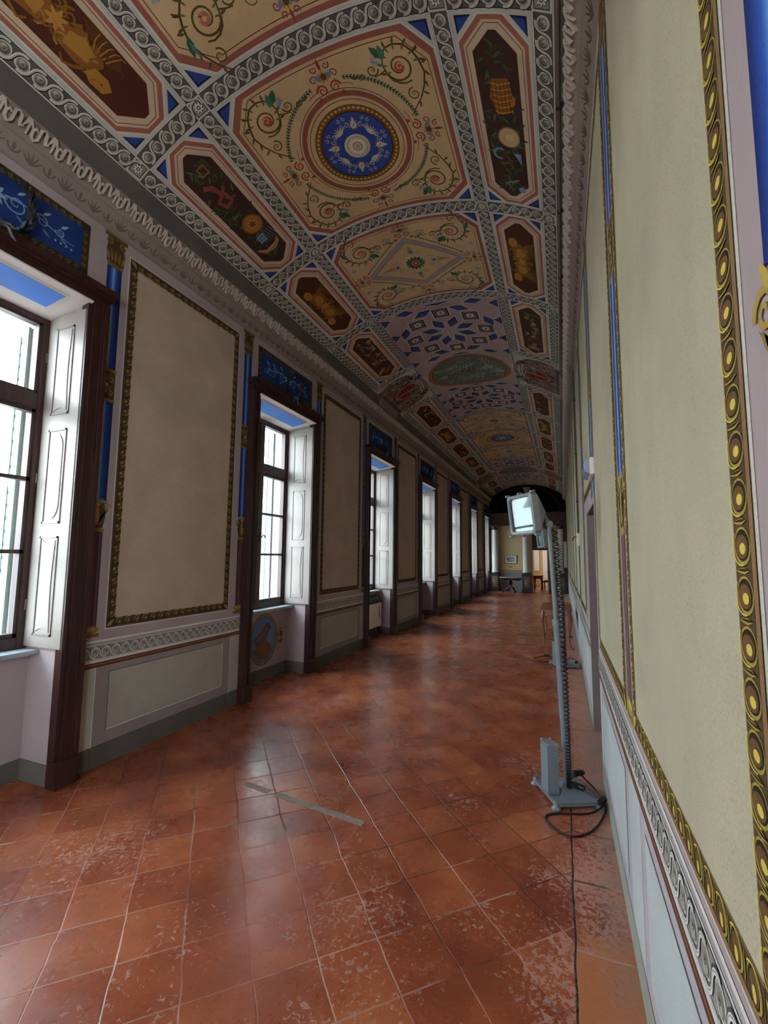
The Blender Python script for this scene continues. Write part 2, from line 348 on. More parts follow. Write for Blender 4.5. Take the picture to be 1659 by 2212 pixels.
class Paint:
    ST = .00045
    def __init__(s, mp, curved=False, T=None, h0=.0006):
        s.mp, s.curved, s.h0 = mp, curved, h0; s.v = []; s.f = []; s.c = []; s.T = T or (lambda a, b: (a, b))
    def sub(s, T):
        q = Paint.__new__(Paint); q.__dict__ = dict(s.__dict__); T0 = s.T; q.T = lambda a, b: T0(*T(a, b)); return q
    def _emit(s, pts, col, lay):
        n = len(s.v); h = s.h0+lay*s.ST
        s.v.extend(s.mp(a, b, h) for a, b in pts); s.f.append(list(range(n, n+len(pts)))); s.c.append(col)
    def poly(s, pts, col, lay=1, convex=True):
        if isinstance(col, str): col = hx(col)
        pts = [s.T(a, b) for a, b in pts]
        if not convex:
            for t in tessellate_polygon([[Vector((a, b, 0)) for a, b in pts]]):
                s._big([pts[i] for i in t], col, lay)
            return
        s._big(pts, col, lay)
    def _big(s, pts, col, lay):
        if s.curved:
            lo = min(p[0] for p in pts); hi = max(p[0] for p in pts)
            if hi-lo > .035:
                k0 = math.floor(lo/GS+1e-6); k1 = math.ceil(hi/GS-1e-6)
                for k in range(k0, k1):
                    q = clip_half(clip_half(pts, k*GS, True), (k+1)*GS, False)
                    if len(q) > 2: s._emit(q, col, lay)
                return
        s._emit(pts, col, lay)
    def rect(s, a0, a1, b0, b1, col, lay=1): s.poly([(a0, b0), (a1, b0), (a1, b1), (a0, b1)], col, lay)
    def frame(s, a0, a1, b0, b1, w, col, lay=1):
        s.rect(a0, a1, b0, b0+w, col, lay); s.rect(a0, a1, b1-w, b1, col, lay); s.rect(a0, a0+w, b0+w, b1-w, col, lay); s.rect(a1-w, a1, b0+w, b1-w, col, lay)
    def disc(s, x, y, r, col, lay=1, n=14, ry=None, rot=0):
        ry = ry or r; c, d = cos(rot), sin(rot)
        s.poly([(x+r*cos(2*pi*k/n)*c-ry*sin(2*pi*k/n)*d, y+r*cos(2*pi*k/n)*d+ry*sin(2*pi*k/n)*c) for k in range(n)], col, lay)
    def ring(s, x, y, r0, r1, col, lay=1, n=24, a0=0, a1=2*pi, ey=1):
        if isinstance(col, str): col = hx(col)
        for k in range(n):
            p, q = a0+(a1-a0)*k/n, a0+(a1-a0)*(k+1)/n
            s.poly([(x+r0*cos(p), y+r0*sin(p)*ey), (x+r1*cos(p), y+r1*sin(p)*ey), (x+r1*cos(q), y+r1*sin(q)*ey), (x+r0*cos(q), y+r0*sin(q)*ey)], col, lay)
    def stroke(s, pts, w0, w1, col, lay=2):
        if isinstance(col, str): col = hx(col)
        N = len(pts); L = []
        for i, (x, y) in enumerate(pts):
            a, b = pts[max(i-1, 0)], pts[min(i+1, N-1)]; dx, dy = b[0]-a[0], b[1]-a[1]; l = sqrt(dx*dx+dy*dy) or 1
            w = (w0+(w1-w0)*i/(N-1))/2; L.append(((x-dy/l*w, y+dx/l*w), (x+dy/l*w, y-dx/l*w)))
        for i in range(N-1): s.poly([L[i][0], L[i][1], L[i+1][1], L[i+1][0]], col, lay)
    def spiral(s, x, y, r, turns, a0, w, col, lay=2, hand=1, n=16):
        pts = []
        for k in range(int(n*turns)+1):
            t = k/(n*turns); a = a0+hand*2*pi*turns*t; q = r*(1-.88*t); pts.append((x+q*cos(a), y+q*sin(a)))
        s.stroke(pts, w, w*.5, col, lay)
    def leaf(s, x, y, ang, l, w, col, lay=2):
        c, d = cos(ang), sin(ang); P = [(0, 0), (.35*l, w/2), (.7*l, w*.35), (l, 0), (.7*l, -w*.35), (.35*l, -w/2)]
        s.poly([(x+a*c-b*d, y+a*d+b*c) for a, b in P], col, lay)
    def petals(s, x, y, r, n, w, col, lay=2, r0=0, a0=0):
        for k in range(n):
            a = a0+2*pi*k/n; s.leaf(x+r0*cos(a), y+r0*sin(a), a, r-r0, w, col, lay)
    def octo(s, a0, a1, b0, b1, ch, col, lay):
        s.poly([(a0+ch, b0), (a1-ch, b0), (a1, b0+ch), (a1, b1-ch), (a1-ch, b1), (a0+ch, b1), (a0, b1-ch), (a0, b0+ch)], col, lay)
    def build(s, name, m, parent=None):
        me = bpy.data.meshes.new(name); me.from_pydata(s.v, [], s.f); me.materials.append(m)
        at = me.color_attributes.new('paint', 'FLOAT_COLOR', 'CORNER')
        arr = np.ones((len(me.loops), 4), np.float32); lens = [len(f) for f in s.f]
        arr[:, :3] = np.repeat(np.array(s.c, np.float32), lens, axis=0); at.data.foreach_set('color', arr.ravel())
        o = bpy.data.objects.new(name, me); COL.objects.link(o)
        if parent: o.parent = parent
        return o

GUIL = dict(bg='#55504a', hi='#cfcabf', mid='#8f897f', dk='#2f2b27', edge='#bdbcb2')
def guilloche(P, x0, y0, x1, y1, w, lay=2, lod=2, pal=GUIL, ph=.80):
    """running guilloche band from (x0,y0) to (x1,y1), w wide"""
    L = sqrt((x1-x0)**2+(y1-y0)**2); ux, uy = (x1-x0)/L, (y1-y0)/L
    Q = P.sub(lambda t, q: (x0+ux*t-uy*q, y0+uy*t+ux*q)); n = max(1, round(L/(w*ph))); p = L/n; h = w/2
    Q.rect(0, L, -h, h, pal['edge'], lay); Q.rect(0, L, -h*.86, h*.86, pal['bg'], lay+1)
    Q.rect(0, L, h*.78, h*.86, pal['dk'], lay+2); Q.rect(0, L, -h*.86, -h*.80, pal['dk'], lay+2)
    ns = {2: 16, 1: 10, 0: 8}[lod]; r = h*.54
    for k in range(n):
        c = (k+.5)*p
        if lod > 0: Q.disc(c+h*.05, h*.05, r*1.18, pal['dk'], lay+2, ns)
        Q.disc(c, 0, r*1.1, pal['hi'], lay+3, ns); Q.disc(c+r*.08, r*.08, r*.93, pal['mid'], lay+4, ns)
        Q.disc(c+r*.12, r*.12, r*.72, pal['bg'] if lod == 2 else pal['dk'], lay+5, ns)
        if lod > 0:
            Q.disc(c-r*.08, -r*.1, r*.60, '#7e786e', lay+6, ns); Q.disc(c-r*.15, -r*.2, r*.36, '#a9a398', lay+7, 8)
            Q.disc(c+r*.05, 0, r*.2, pal['dk'], lay+8, 8); Q.disc(c, 0, r*.08, pal['hi'], lay+9, 5)
        m_ = 5 if lod else 3; ra = h*.70; ea = p*.5/ra
        S = [(c+ra*cos(a)*ea*.96, ra*sin(a)) for a in [radians(105-85*i/m_) for i in range(m_+1)]]+[(c+p+ra*cos(a)*ea*.96, ra*sin(a)) for a in [radians(200+85*i/m_) for i in range(m_+1)]]
        Q.stroke([(a+h*.06, b+h*.05) for a, b in S], h*.26, h*.26, pal['dk'], lay+7)
        Q.stroke(S, h*.19, h*.19, pal['hi'], lay+8)
        if lod == 2:
            Q.stroke([(a+h*.03, b) for a, b in S], h*.05, h*.05, pal['mid'], lay+9)
            for sg in (-1, 1): Q.disc(c+p*.5-sg*p*.30, sg*h*.68, h*.07, pal['hi'], lay+9, 6)

def eggs(P, x0, y0, x1, y1, w, lay=2, lod=2, flip=1, pal=('#5a4228', '#8a6a44', '#b59a45', '#8b6a34', '#dcc55c', '#2f2117'), pitch=1.3):
    """egg-and-dart; the rounded ends of the eggs point to +q (flip)"""
    L = sqrt((x1-x0)**2+(y1-y0)**2); ux, uy = (x1-x0)/L, (y1-y0)/L; h = w/2
    Q = P.sub(lambda t, q: (x0+ux*t-uy*q*flip, y0+uy*t+ux*q*flip)); n = max(1, round(L/(w*pitch))); p = L/n
    base, fil, rim, egg, hi, dk = pal
    Q.rect(0, L, -h, h, base, lay); Q.rect(0, L, h*.62, h, fil, lay+1); Q.rect(0, L, h*.56, h*.62, dk, lay+1)
    if lod == 2: Q.rect(0, L, -h, -h*.9, fil, lay+1)
    ns = {2: 16, 1: 10, 0: 6}[lod]
    for k in range(n):
        c = (k+.5)*p
        Q.disc(c, -h*.16, p*.40, rim, lay+2, ns, ry=h*.80); Q.disc(c+p*.02, -h*.12, p*.33, dk, lay+3, ns, ry=h*.70)
        Q.disc(c-p*.01, -h*.14, p*.25, egg, lay+4, ns, ry=h*.60)
        if lod:
            Q.disc(c+p*.05, -h*.30, p*.15, '#6e4f2c', lay+5, 10, ry=h*.30); Q.disc(c-p*.05, h*.02, p*.12, hi, lay+6, 10, ry=h*.30)
            Q.leaf(c+p*.5, h*.5, -pi/2, h*1.3, p*.13, rim, lay+5); Q.leaf(c+p*.515, h*.5, -pi/2, h*1.2, p*.06, dk, lay+6)
    if lod == 2:
        for k in range(n):
            c = (k+.5)*p; Q.ring(c, -h*.16, p*.37, p*.405, '#d6bf58', lay+7, 12, a0=pi*.9, a1=pi*1.75, ey=h*.80/(p*.40))

def rosette(P, x, y, w, lay=2, lod=2):
    h = w/2
    P.rect(x-h, x+h, y-h, y+h, '#c2c0b5', lay); P.rect(x-h*.82, x+h*.82, y-h*.82, y+h*.82, '#4a453f', lay+1)
    P.rect(x-h*.70, x+h*.70, y-h*.70, y+h*.70, '#8f8a80', lay+2)
    P.petals(x+h*.04, y+h*.04, h*.66, 8, h*.36, '#2f2b27', lay+3); P.petals(x, y, h*.62, 8, h*.30, '#d0cbc0', lay+4)
    P.disc(x, y, h*.24, '#3a352f', lay+5, 8); P.disc(x, y, h*.13, '#c9c4b9', lay+6, 6)

# ================================================================== STRUCTURE: vault
SE = 1.79
def build_ceiling():
    P = Paint(vault_pt, curved=True, h0=0)
    P.rect(-SE, SE, Y0, Y1, '#b2afa6', 0)
    o = struct(P.build('ceiling', M_CEILP)); return o
ceiling = build_ceiling()
CREAM, CREAM2, TERRA, TERRAD, BLU, BLUD, LINE = '#c2a47a', '#b9996f', '#94584a', '#7a4238', '#2c3f86', '#141b38', '#4d2b20'
SIDE_C = '#c3aa90'
def lodof(y): return 2 if y < 6.5 else (1 if y < 13 else 0)

def tri_corners(P, a0, a1, b0, b1, ch, lay):
    """blue spandrels left by a chamfered panel"""
    for sa, A in ((1, a0), (-1, a1)):
        for sb, B in ((1, b0), (-1, b1)):
            g = .018
            T = [(A+sa*g*.6, B+sb*g*.6), (A+sa*(ch-g*2.2), B+sb*g*.6), (A+sa*g*.6, B+sb*(ch-g*2.2))]
            P.poly(T, BLUD, lay)
            T2 = [(A+sa*g*1.5, B+sb*g*1.5), (A+sa*(ch-g*2.8), B+sb*g*1.2), (A+sa*g*1.2, B+sb*(ch-g*2.8))]
            P.poly(T2, BLU, lay+1)

class Heavy:
    """wraps a Paint so fine stems are drawn bolder"""
    def __init__(s, P, k): s.P, s.k = P, k
    def spiral(s, x, y, r, t, a0, w, *a): s.P.spiral(x, y, r, t, a0, w*s.k, *a)
    def stroke(s, p, w0, w1, *a): s.P.stroke(p, w0*s.k, w1*s.k, *a)
    def leaf(s, x, y, a, l, w, *q): s.P.leaf(x, y, a, l*1.15, w*1.35, *q)
    def disc(s, x, y, r, *a, **k): s.P.disc(x, y, r*1.1, *a, **k)
    def petals(s, *a, **k): s.P.petals(*a, **k)
def palmette_head(P, x, y, ang, lod, k=1.0):
    """red scrolls around a blue and ochre flower"""
    c, d = cos(ang), sin(ang); k *= 1.15; Q = Heavy(P.sub(lambda a, b: (x+(a*c-b*d)*k, y+(a*d+b*c)*k)), 1.35)
    n = 12 if lod == 2 else 8
    for sg in (-1, 1):
        Q.spiral(-.055, sg*.040, .034, 1.6, pi*.5*sg, .008, '#8c3a2a', 5, -sg, n)
        Q.spiral(.012, sg*.062, .024, 1.3, -pi*.5*sg, .006, '#8c3a2a', 5, sg, n)
        Q.spiral(.062, sg*.036, .020, 1.3, pi*.3*sg, .006, '#8c3a2a', 5, sg, n)
        Q.leaf(-.005, sg*.01, sg*.9, .05, .022, '#5d78a6', 6)
        Q.leaf(-.085, sg*.062, sg*2.4, .03, .016, '#8c3a2a', 6)
    Q.petals(.012, 0, .036, 7, .016, '#a5792d', 7); Q.disc(.012, 0, .016, '#5c3a1c', 8, 8); Q.leaf(.04, 0, 0, .06, .014, '#8c3a2a', 6)

def garland(P, pts, lod, w=.032):
    P.stroke(pts, .006, .006, '#27401f', 5)
    st = 1 if lod == 2 else 2
    for i in range(0, len(pts)-1, st):
        (x, y), (a, b) = pts[i], pts[i+1]; t = atan2(b-y, a-x)
        for sg in (-1, 1): P.leaf(x, y, t+sg*.7, w, .013*st, random.choice(('#2f5a30', '#254a2a', '#3d6a38')), 6)
        P.leaf(x, y, t, w*.9, .008*st, '#1f3d24', 6)

def rinceau(P, lod, flower='#a24a35', big=True):
    P = Heavy(P, 1.5)
    """corner scroll drawn in a unit frame: x along one side, y along the other, main spiral at (0,0)"""
    n = 18 if lod == 2 else 10; G, B_ = '#57491f', '#54351f'
    P.spiral(0, 0, .105, 1.7, pi*1.1, .011, G, 5, 1, n)
    P.disc(0, 0, .036, flower, 6, 10)
    if lod: P.spiral(.004, .002, .03, 1.2, 0, .006, '#d0a188', 7, 1, 8)
    if not big:
        P.petals(0, 0, .045, 6, .03, '#b0695c', 7); P.disc(0, 0, .014, '#c9a25a', 8, 8)
    P.stroke([(.105*cos(pi*1.1+t*1.6), .105*sin(pi*1.1+t*1.6)-.02*t) for t in (0, .3, .6, .9, 1.2)], .012, .008, G, 5)
    # long stem to both sides
    st = [(-.10, -.03), (-.115, .03), (-.10, .10), (-.06, .14), (0, .155), (.07, .14), (.12, .09), (.15, .03)]
    P.stroke(st, .006, .010, B_, 5)
    for i, (x, y) in enumerate(st):
        a = 2.4-.45*i
        P.leaf(x, y, a+.6, .045, .014, G, 6); P.leaf(x, y, a-2.2, .035, .011, '#4d6a3c', 6)
    P.spiral(-.20, .02, .045, 1.5, 0, .008, G, 5, -1, n//2+4); P.disc(-.20, .02, .014, '#b08a4a', 6, 8)
    P.spiral(-.295, -.01, .028, 1.3, 0, .006, B_, 5, 1, 8); P.stroke([(-.10, .0), (-.15, -.02), (-.2, -.03)], .008, .006, G, 5)
    P.leaf(-.32, .0, 2.9, .05, .02, G, 5)
    P.spiral(.05, -.21, .050, 1.5, pi/2, .008, G, 5, 1, n//2+4); P.disc(.05, -.21, .014, '#b08a4a', 6, 8)
    P.stroke([(.15, .03), (.17, -.06), (.14, -.16), (.09, -.25), (.02, -.33), (-.02, -.38)], .010, .005, B_, 5)
    for (x, y, a) in ((.17, -.05, -.9), (.155, -.12, -1.3), (.12, -.2, -.6), (.08, -.27, -1.8), (.16, 0, .4), (.13, .08, .9)):
        P.leaf(x, y, a, .05, .014, G, 6)
    P.leaf(-.10, .08, 2.2, .10, .045, '#2f5a3a', 6); P.leaf(-.09, .07, 1.7, .09, .035, '#3f7050', 7); P.leaf(-.12, .05, 2.8, .07, .02, '#6e8fae', 7)
    P.petals(-.17, .09, .022, 5, .010, '#5b78ad', 7); P.disc(-.17, .09, .007, '#c9a25a', 8, 6)

def panel_base(P, y0, y1, a=.91, ch=.19):
    b0, b1 = y0+.09, y1-.09
    P.rect(-a-.01, a+.01, b0-.01, b1+.01, '#bbb8ae', 1)
    tri_corners(P, -a, a, b0, b1, ch, 2)
    P.octo(-a, a, b0, b1, ch, '#c9c2b2', 2); P.octo(-a+.012, a-.012, b0+.012, b1-.012, ch, TERRA, 3)
    P.octo(-a+.052, a-.052, b0+.052, b1-.052, ch, CREAM, 4)
    i = .078
    A, B0, B1, C = a-i, b0+i, b1-i, ch
    pts = [(-A+C, B0), (A-C, B0), (A, B0+C), (A, B1-C), (A-C, B1), (-A+C, B1), (-A, B1-C), (-A, B0+C), (-A+C, B0)]
    for p, q in zip(pts, pts[1:]): P.stroke([p, q], .006, .006, LINE, 5)
    return b0, b1

def medallion_panel(y0, y1, lod):
    P = Paint(vault_pt, curved=True, h0=.0004); panel_base(P, y0, y1)
    cy = (y0+y1)/2; k = (y1-y0)/1.833
    Q = P.sub(lambda a, b: (a, cy+b*k)); n = 56 if lod == 2 else 32
    Q.ring(0, 0, .455, .50, '#8a5040', 5, n); Q.ring(0, 0, .515, .521, LINE, 5, n); Q.ring(0, 0, .425, .431, LINE, 5, n)
    Q.ring(0, 0, .325, .385, '#6e481d', 5, n)
    for j in range(n):
        a = 2*pi*j/n; Q.disc(.358*cos(a), .358*sin(a), .0135, '#b98a3c', 6, 8); 
        if lod == 2: Q.disc(.355*cos(a), .355*sin(a), .006, '#dcb868', 7, 6); Q.leaf(.335*cos(a+.06), .335*sin(a+.06), a+.06, .045, .008, '#8e6428', 6)
    Q.ring(0, 0, .318, .326, '#2c1c12', 6, n)
    Q.disc(0, 0, .320, '#2d4590', 5, n)
    W, S = '#c9bdaa', '#7d7266'
    for j in range(8):
        a = 2*pi*j/8+.25; x, y = .205*cos(a), .205*sin(a)
        if j % 2:
            for t in range(-3, 4): Q.leaf(x-.035*cos(a), y-.035*sin(a), a+t*.36, .085, .018, S, 6)
            for t in range(-3, 4): Q.leaf(x-.035*cos(a), y-.035*sin(a), a+t*.36+.03, .080, .012, W, 7)
        else:
            Q.petals(x, y, .055, 9, .022, S, 6, a0=a); Q.disc(x, y, .036, W, 7, 12, ry=.028, rot=a)
            Q.leaf(x, y, a, .075, .03, W, 7); Q.disc(x-.01, y+.012, .005, '#3c342c', 9, 5); Q.disc(x+.01, y-.008, .005, '#3c342c', 9, 5); Q.disc(x, y, .008, S, 9, 6)
        b = a+pi/8
        for sg in (-1, 1):
            Q.spiral(.215*cos(b+sg*.09), .215*sin(b+sg*.09), .026, 1.4, b, .007, W, 7, sg, 9 if lod == 2 else 6)
            Q.spiral(.275*cos(b+sg*.10), .275*sin(b+sg*.10), .020, 1.3, b, .006, W, 7, -sg, 9 if lod == 2 else 6)
    Q.disc(0, 0, .122, S, 8, 28); Q.disc(-.003, -.004, .115, '#d3c5ac', 9, 28); Q.disc(0, 0, .10, '#a2937c', 10, 24)
    Q.petals(0, 0, .098, 26 if lod == 2 else 14, .017, '#dccdb2', 11, r0=.04); Q.disc(0, 0, .043, '#8d7d66', 11, 16); Q.disc(0, 0, .034, '#cfc0a5', 12, 14); Q.petals(0, 0, .03, 6, .014, '#8d7d66', 13); Q.disc(0, 0, .008, '#cfc0a5', 14, 6)
    # garland ring with four heads
    for j in range(4):
        a = j*pi/2
        g = [(.635*cos(t)*1.0, .60*sin(t)) for t in [a+.22+(pi/2-.44)*i/(26 if lod == 2 else 12) for i in range((26 if lod == 2 else 12)+1)]]
        garland(Q, g, lod)
        palmette_head(Q, (.66 if j % 2 == 0 else .0)*(1 if j < 2 else -1), (.62 if j % 2 else 0)*(1 if j < 2 else -1), a, lod, 1.25)
        for sg in (-1, 1):
            q = [(.60-.04*t, sg*(.075+.0*t)) for t in (0, 1)]+[(.55, sg*.10), (.535, sg*.16), (.515, sg*.20)]
            c, d = cos(a), sin(a); Q.stroke([(x*c-y*d, x*d+y*c) for x, y in q], .006, .006, '#8c3a2a', 5)
    for sa in (-1, 1):
        for sb in (-1, 1):
            R = Q.sub(lambda a, b, sa=sa, sb=sb: (sa*(.60+a*1.08), sb*(.54+b*1.05))); rinceau(R, lod)
    return P.build('painted_medallion_panel', M_CEILP, ceiling)

def diamond_panel(y0, y1, lod):
    P = Paint(vault_pt, curved=True, h0=.0004); panel_base(P, y0, y1)
    cy = (y0+y1)/2; k = (y1-y0)/1.685
    Q = P.sub(lambda a, b: (a, cy+b*k))
    for r, wd, col in ((.66, .008, '#8c3a2a'), (.615, .038, '#8d8ea6'), (.575, .006, LINE), (.545, .006, '#8c3a2a')):
        A, B = r, r*.72; pts = [(A, 0), (0, B), (-A, 0), (0, -B), (A, 0)]
        for p, q in zip(pts, pts[1:]): Q.stroke([p, q], wd, wd, col, 5)
    for j in range(14): a = 2*pi*j/14; Q.leaf(.07*cos(a), .07*sin(a), a, .06, .04, random.choice(('#2d5c44', '#356a50', '#23483a')), 6)
    Q.disc(0, 0, .085, '#2a523c', 6, 16); Q.disc(0, 0, .062, '#a8703f', 7, 14); Q.petals(0, 0, .055, 8, .024, '#8a4a30', 8); Q.disc(0, 0, .016, '#d0a060', 9, 8)
    for sg in (-1, 1):
        for (x, y, l) in ((sg*.24, 0, .15), (0, sg*.22, .08)):
            a = atan2(y, x); Q.leaf(x, y, a, l*1.5, .04, '#a8773f', 6); Q.petals(x, y, .05, 6, .022, '#5b86a0', 7); Q.disc(x, y, .014, '#2d4a3c', 8, 8)
            for s2 in (-1, 1): Q.spiral(x*.85-s2*.07*sin(a), y*.85+s2*.07*cos(a), .04, 1.4, a, .007, '#8a7440', 6, s2, 9)
            for s2 in (-1, 1): Q.spiral(x*1.25-s2*.045*sin(a), y*1.25+s2*.045*cos(a), .025, 1.3, a, .006, '#8a7440', 6, -s2, 8)
    m_ = 20 if lod == 2 else 10
    for sx, sy in ((1, 1), (-1, 1), (-1, -1), (1, -1)):
        garland(Q, [(sx*(.66-.60*t), sy*(.06+.46*t)) for t in [.06+.88*i/m_ for i in range(m_+1)]], lod, .018)
    for a, x, y in ((0, .74, 0), (pi, -.74, 0), (pi/2, 0, .60), (-pi/2, 0, -.60)): palmette_head(Q, x, y, a, lod, 1.1)
    for sa in (-1, 1):
        for sb in (-1, 1):
            R = Q.sub(lambda a, b, sa=sa, sb=sb: (sa*(.56+a*1.1), sb*(.47-b))); rinceau(R, lod, '#a8665a', False)
            R = Q.sub(lambda a, b, sa=sa, sb=sb: (sa*(.56+a), sb*(.46+b)))
            R.leaf(.17, .02, 1.2, .14, .05, '#2f5a44', 6); R.leaf(.19, .05, 1.7, .12, .03, '#48786c', 7)
            for t in range(5): R.leaf(.20, -.24, .9+t*.45, .06, .016, random.choice(('#5b86a0', '#b9857a', '#8d8ea6')), 6)
            R.spiral(-.36, .05, .05, 1.5, 0, .008, '#6b5a2e', 5, 1, 12); R.disc(-.36, .05, .018, '#7d8cae', 6, 8)
    return P.build('painted_lozenge_panel', M_CEILP, ceiling)

def coffer(P, x, y, r, rot, lay=3, sq=True, lod=1, asp=1.0):
    """trompe-l'oeil coffer: a lozenge with pale edge, dark reveal and toothed edge"""
    c, d = cos(rot), sin(rot)
    def L(k, ox=0, oy=0):
        pts = [(r*k, 0), (0, r*k*asp), (-r*k, 0), (0, -r*k*asp)]
        return [(x+a*c-b*d+ox, y+a*d+b*c+oy) for a, b in pts]
    P.poly(L(1.13), '#cdbdb4', lay); P.poly(L(1.0), '#2c2029', lay+1)
    if sq:
        P.poly(L(.84), '#6d625d', lay+2); P.poly(L(.62), '#241d20', lay+3); P.poly(L(.52), '#9a8d84', lay+4)
        P.petals(x, y, r*.42, 8, r*.16, '#d6ccc0', lay+5); P.disc(x, y, r*.14, '#4a4340', lay+6, 6)
    else:
        P.poly(L(.80, .012, .012), '#34417c', lay+2)
        if lod:
            q = L(1.0); e = L(.80)
            for i in (1, 2):
                (ax, ay), (bx, by) = q[i], q[(i+1) % 4]; m_ = 9
                for t in range(m_):
                    u = (t+.5)/m_; P.leaf(ax+(bx-ax)*u, ay+(by-ay)*u, atan2(y-(ay+by)/2, x-(ax+bx)/2), r*.16, r*.07, '#cdbdb4', lay+3)

def star_panel(y0, y1, lod):
    """two eight-point star ceilings with a carved-looking oval between them"""
    P = Paint(vault_pt, curved=True, h0=.0004); a = .925
    P.rect(-a, a, y0+.085, y1-.085, '#a99492', 1)
    for s in (-1, 1): P.rect(min(s*a, s*(a-.014)), max(s*a, s*(a-.014)), y0+.085, y1-.085, '#463a3c', 2)
    k = (y1-y0)/5.367; cm = (y0+y1)/2
    R1 = lambda P_, cx, cy: None
    for sg in (-1, 1):
        cy = cm-sg*1.66*k
        Q = P.sub(lambda u, v, cy=cy: (u, cy+v*k))
        Q.petals(0, 0, .085, 8, .05, '#4a3d40', 3); Q.petals(0, 0, .078, 8, .038, '#cdbdb4', 4); Q.disc(0, 0, .032, '#4a4340', 5, 10); Q.disc(0, 0, .02, '#cdbdb4', 6, 8)
        for j in range(8):
            t = j*pi/4+pi/8; coffer(Q, .285*cos(t), .285*sin(t), .19, t, 3, False, lod, .52)
            t = j*pi/4; coffer(Q, .60*cos(t), .60*sin(t), .172, t+pi/4 if j % 2 == 0 else t, 3, True, lod)
        for j in range(8):
            t = j*pi/4+pi/8
            x, y = .735*cos(t), .735*sin(t); coffer(Q, x, y, .178, t+pi/2, 3, False, lod, .52)
        # edge triangles and corner lozenges
        for sx in (-1, 1):
            for vy in (-.80, -.30, .30, .80):
                tri = [(sx*.905, vy-.125), (sx*.905, vy+.125), (sx*.74, vy)]; Q.poly(tri, '#cdbdb4', 3); Q.poly([(sx*.895, vy-.11), (sx*.895, vy+.11), (sx*.76, vy)], '#2c2029', 4); Q.poly([(sx*.885, vy-.08), (sx*.885, vy+.09), (sx*.785, vy)], '#34417c', 5)
            for vy in (-.86, .86):
                coffer(Q, sx*.52, vy*.98, .165, .25*sx*(1 if vy > 0 else -1), 3, False, lod, .5)
        for vy in (-.90, .90):
            Q.poly([(-.28, vy), (.28, vy), (0, vy*.90)], '#cdbdb4', 3); Q.poly([(-.22, vy*.99), (.22, vy*.99), (0, vy*.92)], '#2b3470', 4)
    Q = P.sub(lambda u, v: (u*.82, cm+v*.74*k)); n = 48 if lod else 32
    for sg in (-1, 1):
        for x in (-.62, -.30, .30, .62):
            y = sg*(1.02+.35*abs(x)); pts = [(x-.16, y+sg*.22), (x+.16, y+sg*.22), (x, y+sg*.04)]
    Q.disc(0, 0, 1.0, '#5d3320', 5, n); Q.disc(0, 0, .985, '#9a5c34', 6, n)
    if lod:
        for j in range(64):
            t = 2*pi*j/64; Q.disc(.952*cos(t), .952*sin(t), .022, '#b8793f', 7, 6)
    Q.disc(0, 0, .915, '#39342c', 7, n); Q.disc(0, 0, .90, '#62695c', 8, n)
    rnd = random.Random(3)
    for j in range(90 if lod else 30):
        r = sqrt(rnd.random())*.80; t = rnd.random()*2*pi; x, y = r*cos(t), r*sin(t); q = .05+rnd.random()*.07
        Q.spiral(x+.012, y+.012, q, 1.2, t, .035, '#343830', 9, 1 if j % 2 else -1, 8)
        Q.spiral(x, y, q, 1.2, t, .024, rnd.choice(('#9aa092', '#aeb2a4', '#838a7c')), 10, 1 if j % 2 else -1, 8)
    Q.petals(0, 0, .22, 9, .09, '#3e3d33', 11); Q.disc(0, 0, .12, '#6b6d5e', 12, 12); Q.disc(0, .02, .06, '#33322a', 13, 10)
    return P.build('painted_star_panel', M_CEILP, ceiling)

def side_octagon(P, s0, s1, b0, b1, dark, ch=.17):
    P.rect(s0-.01, s1+.01, b0-.01, b1+.01, '#bbb8ae', 1); tri_corners(P, s0, s1, b0, b1, ch, 2)
    P.octo(s0, s1, b0, b1, ch, '#c9c2b2', 2); P.octo(s0+.010, s1-.010, b0+.010, b1-.010, ch, '#9c6050', 3)
    P.octo(s0+.040, s1-.040, b0+.040, b1-.040, ch*.95, SIDE_C, 4)
    i = .058; A, B, C, D, H = s0+i, s1-i, b0+i, b1-i, ch*.92
    pts = [(A+H, C), (B-H, C), (B, C+H), (B, D-H), (B-H, D), (A+H, D), (A, D-H), (A, C+H), (A+H, C)]
    for p, q in zip(pts, pts[1:]): P.stroke([p, q], .005, .005, LINE, 5)
    P.octo(s0+.100, s1-.100, b0+.100, b1-.100, ch*.82, dark, 5)

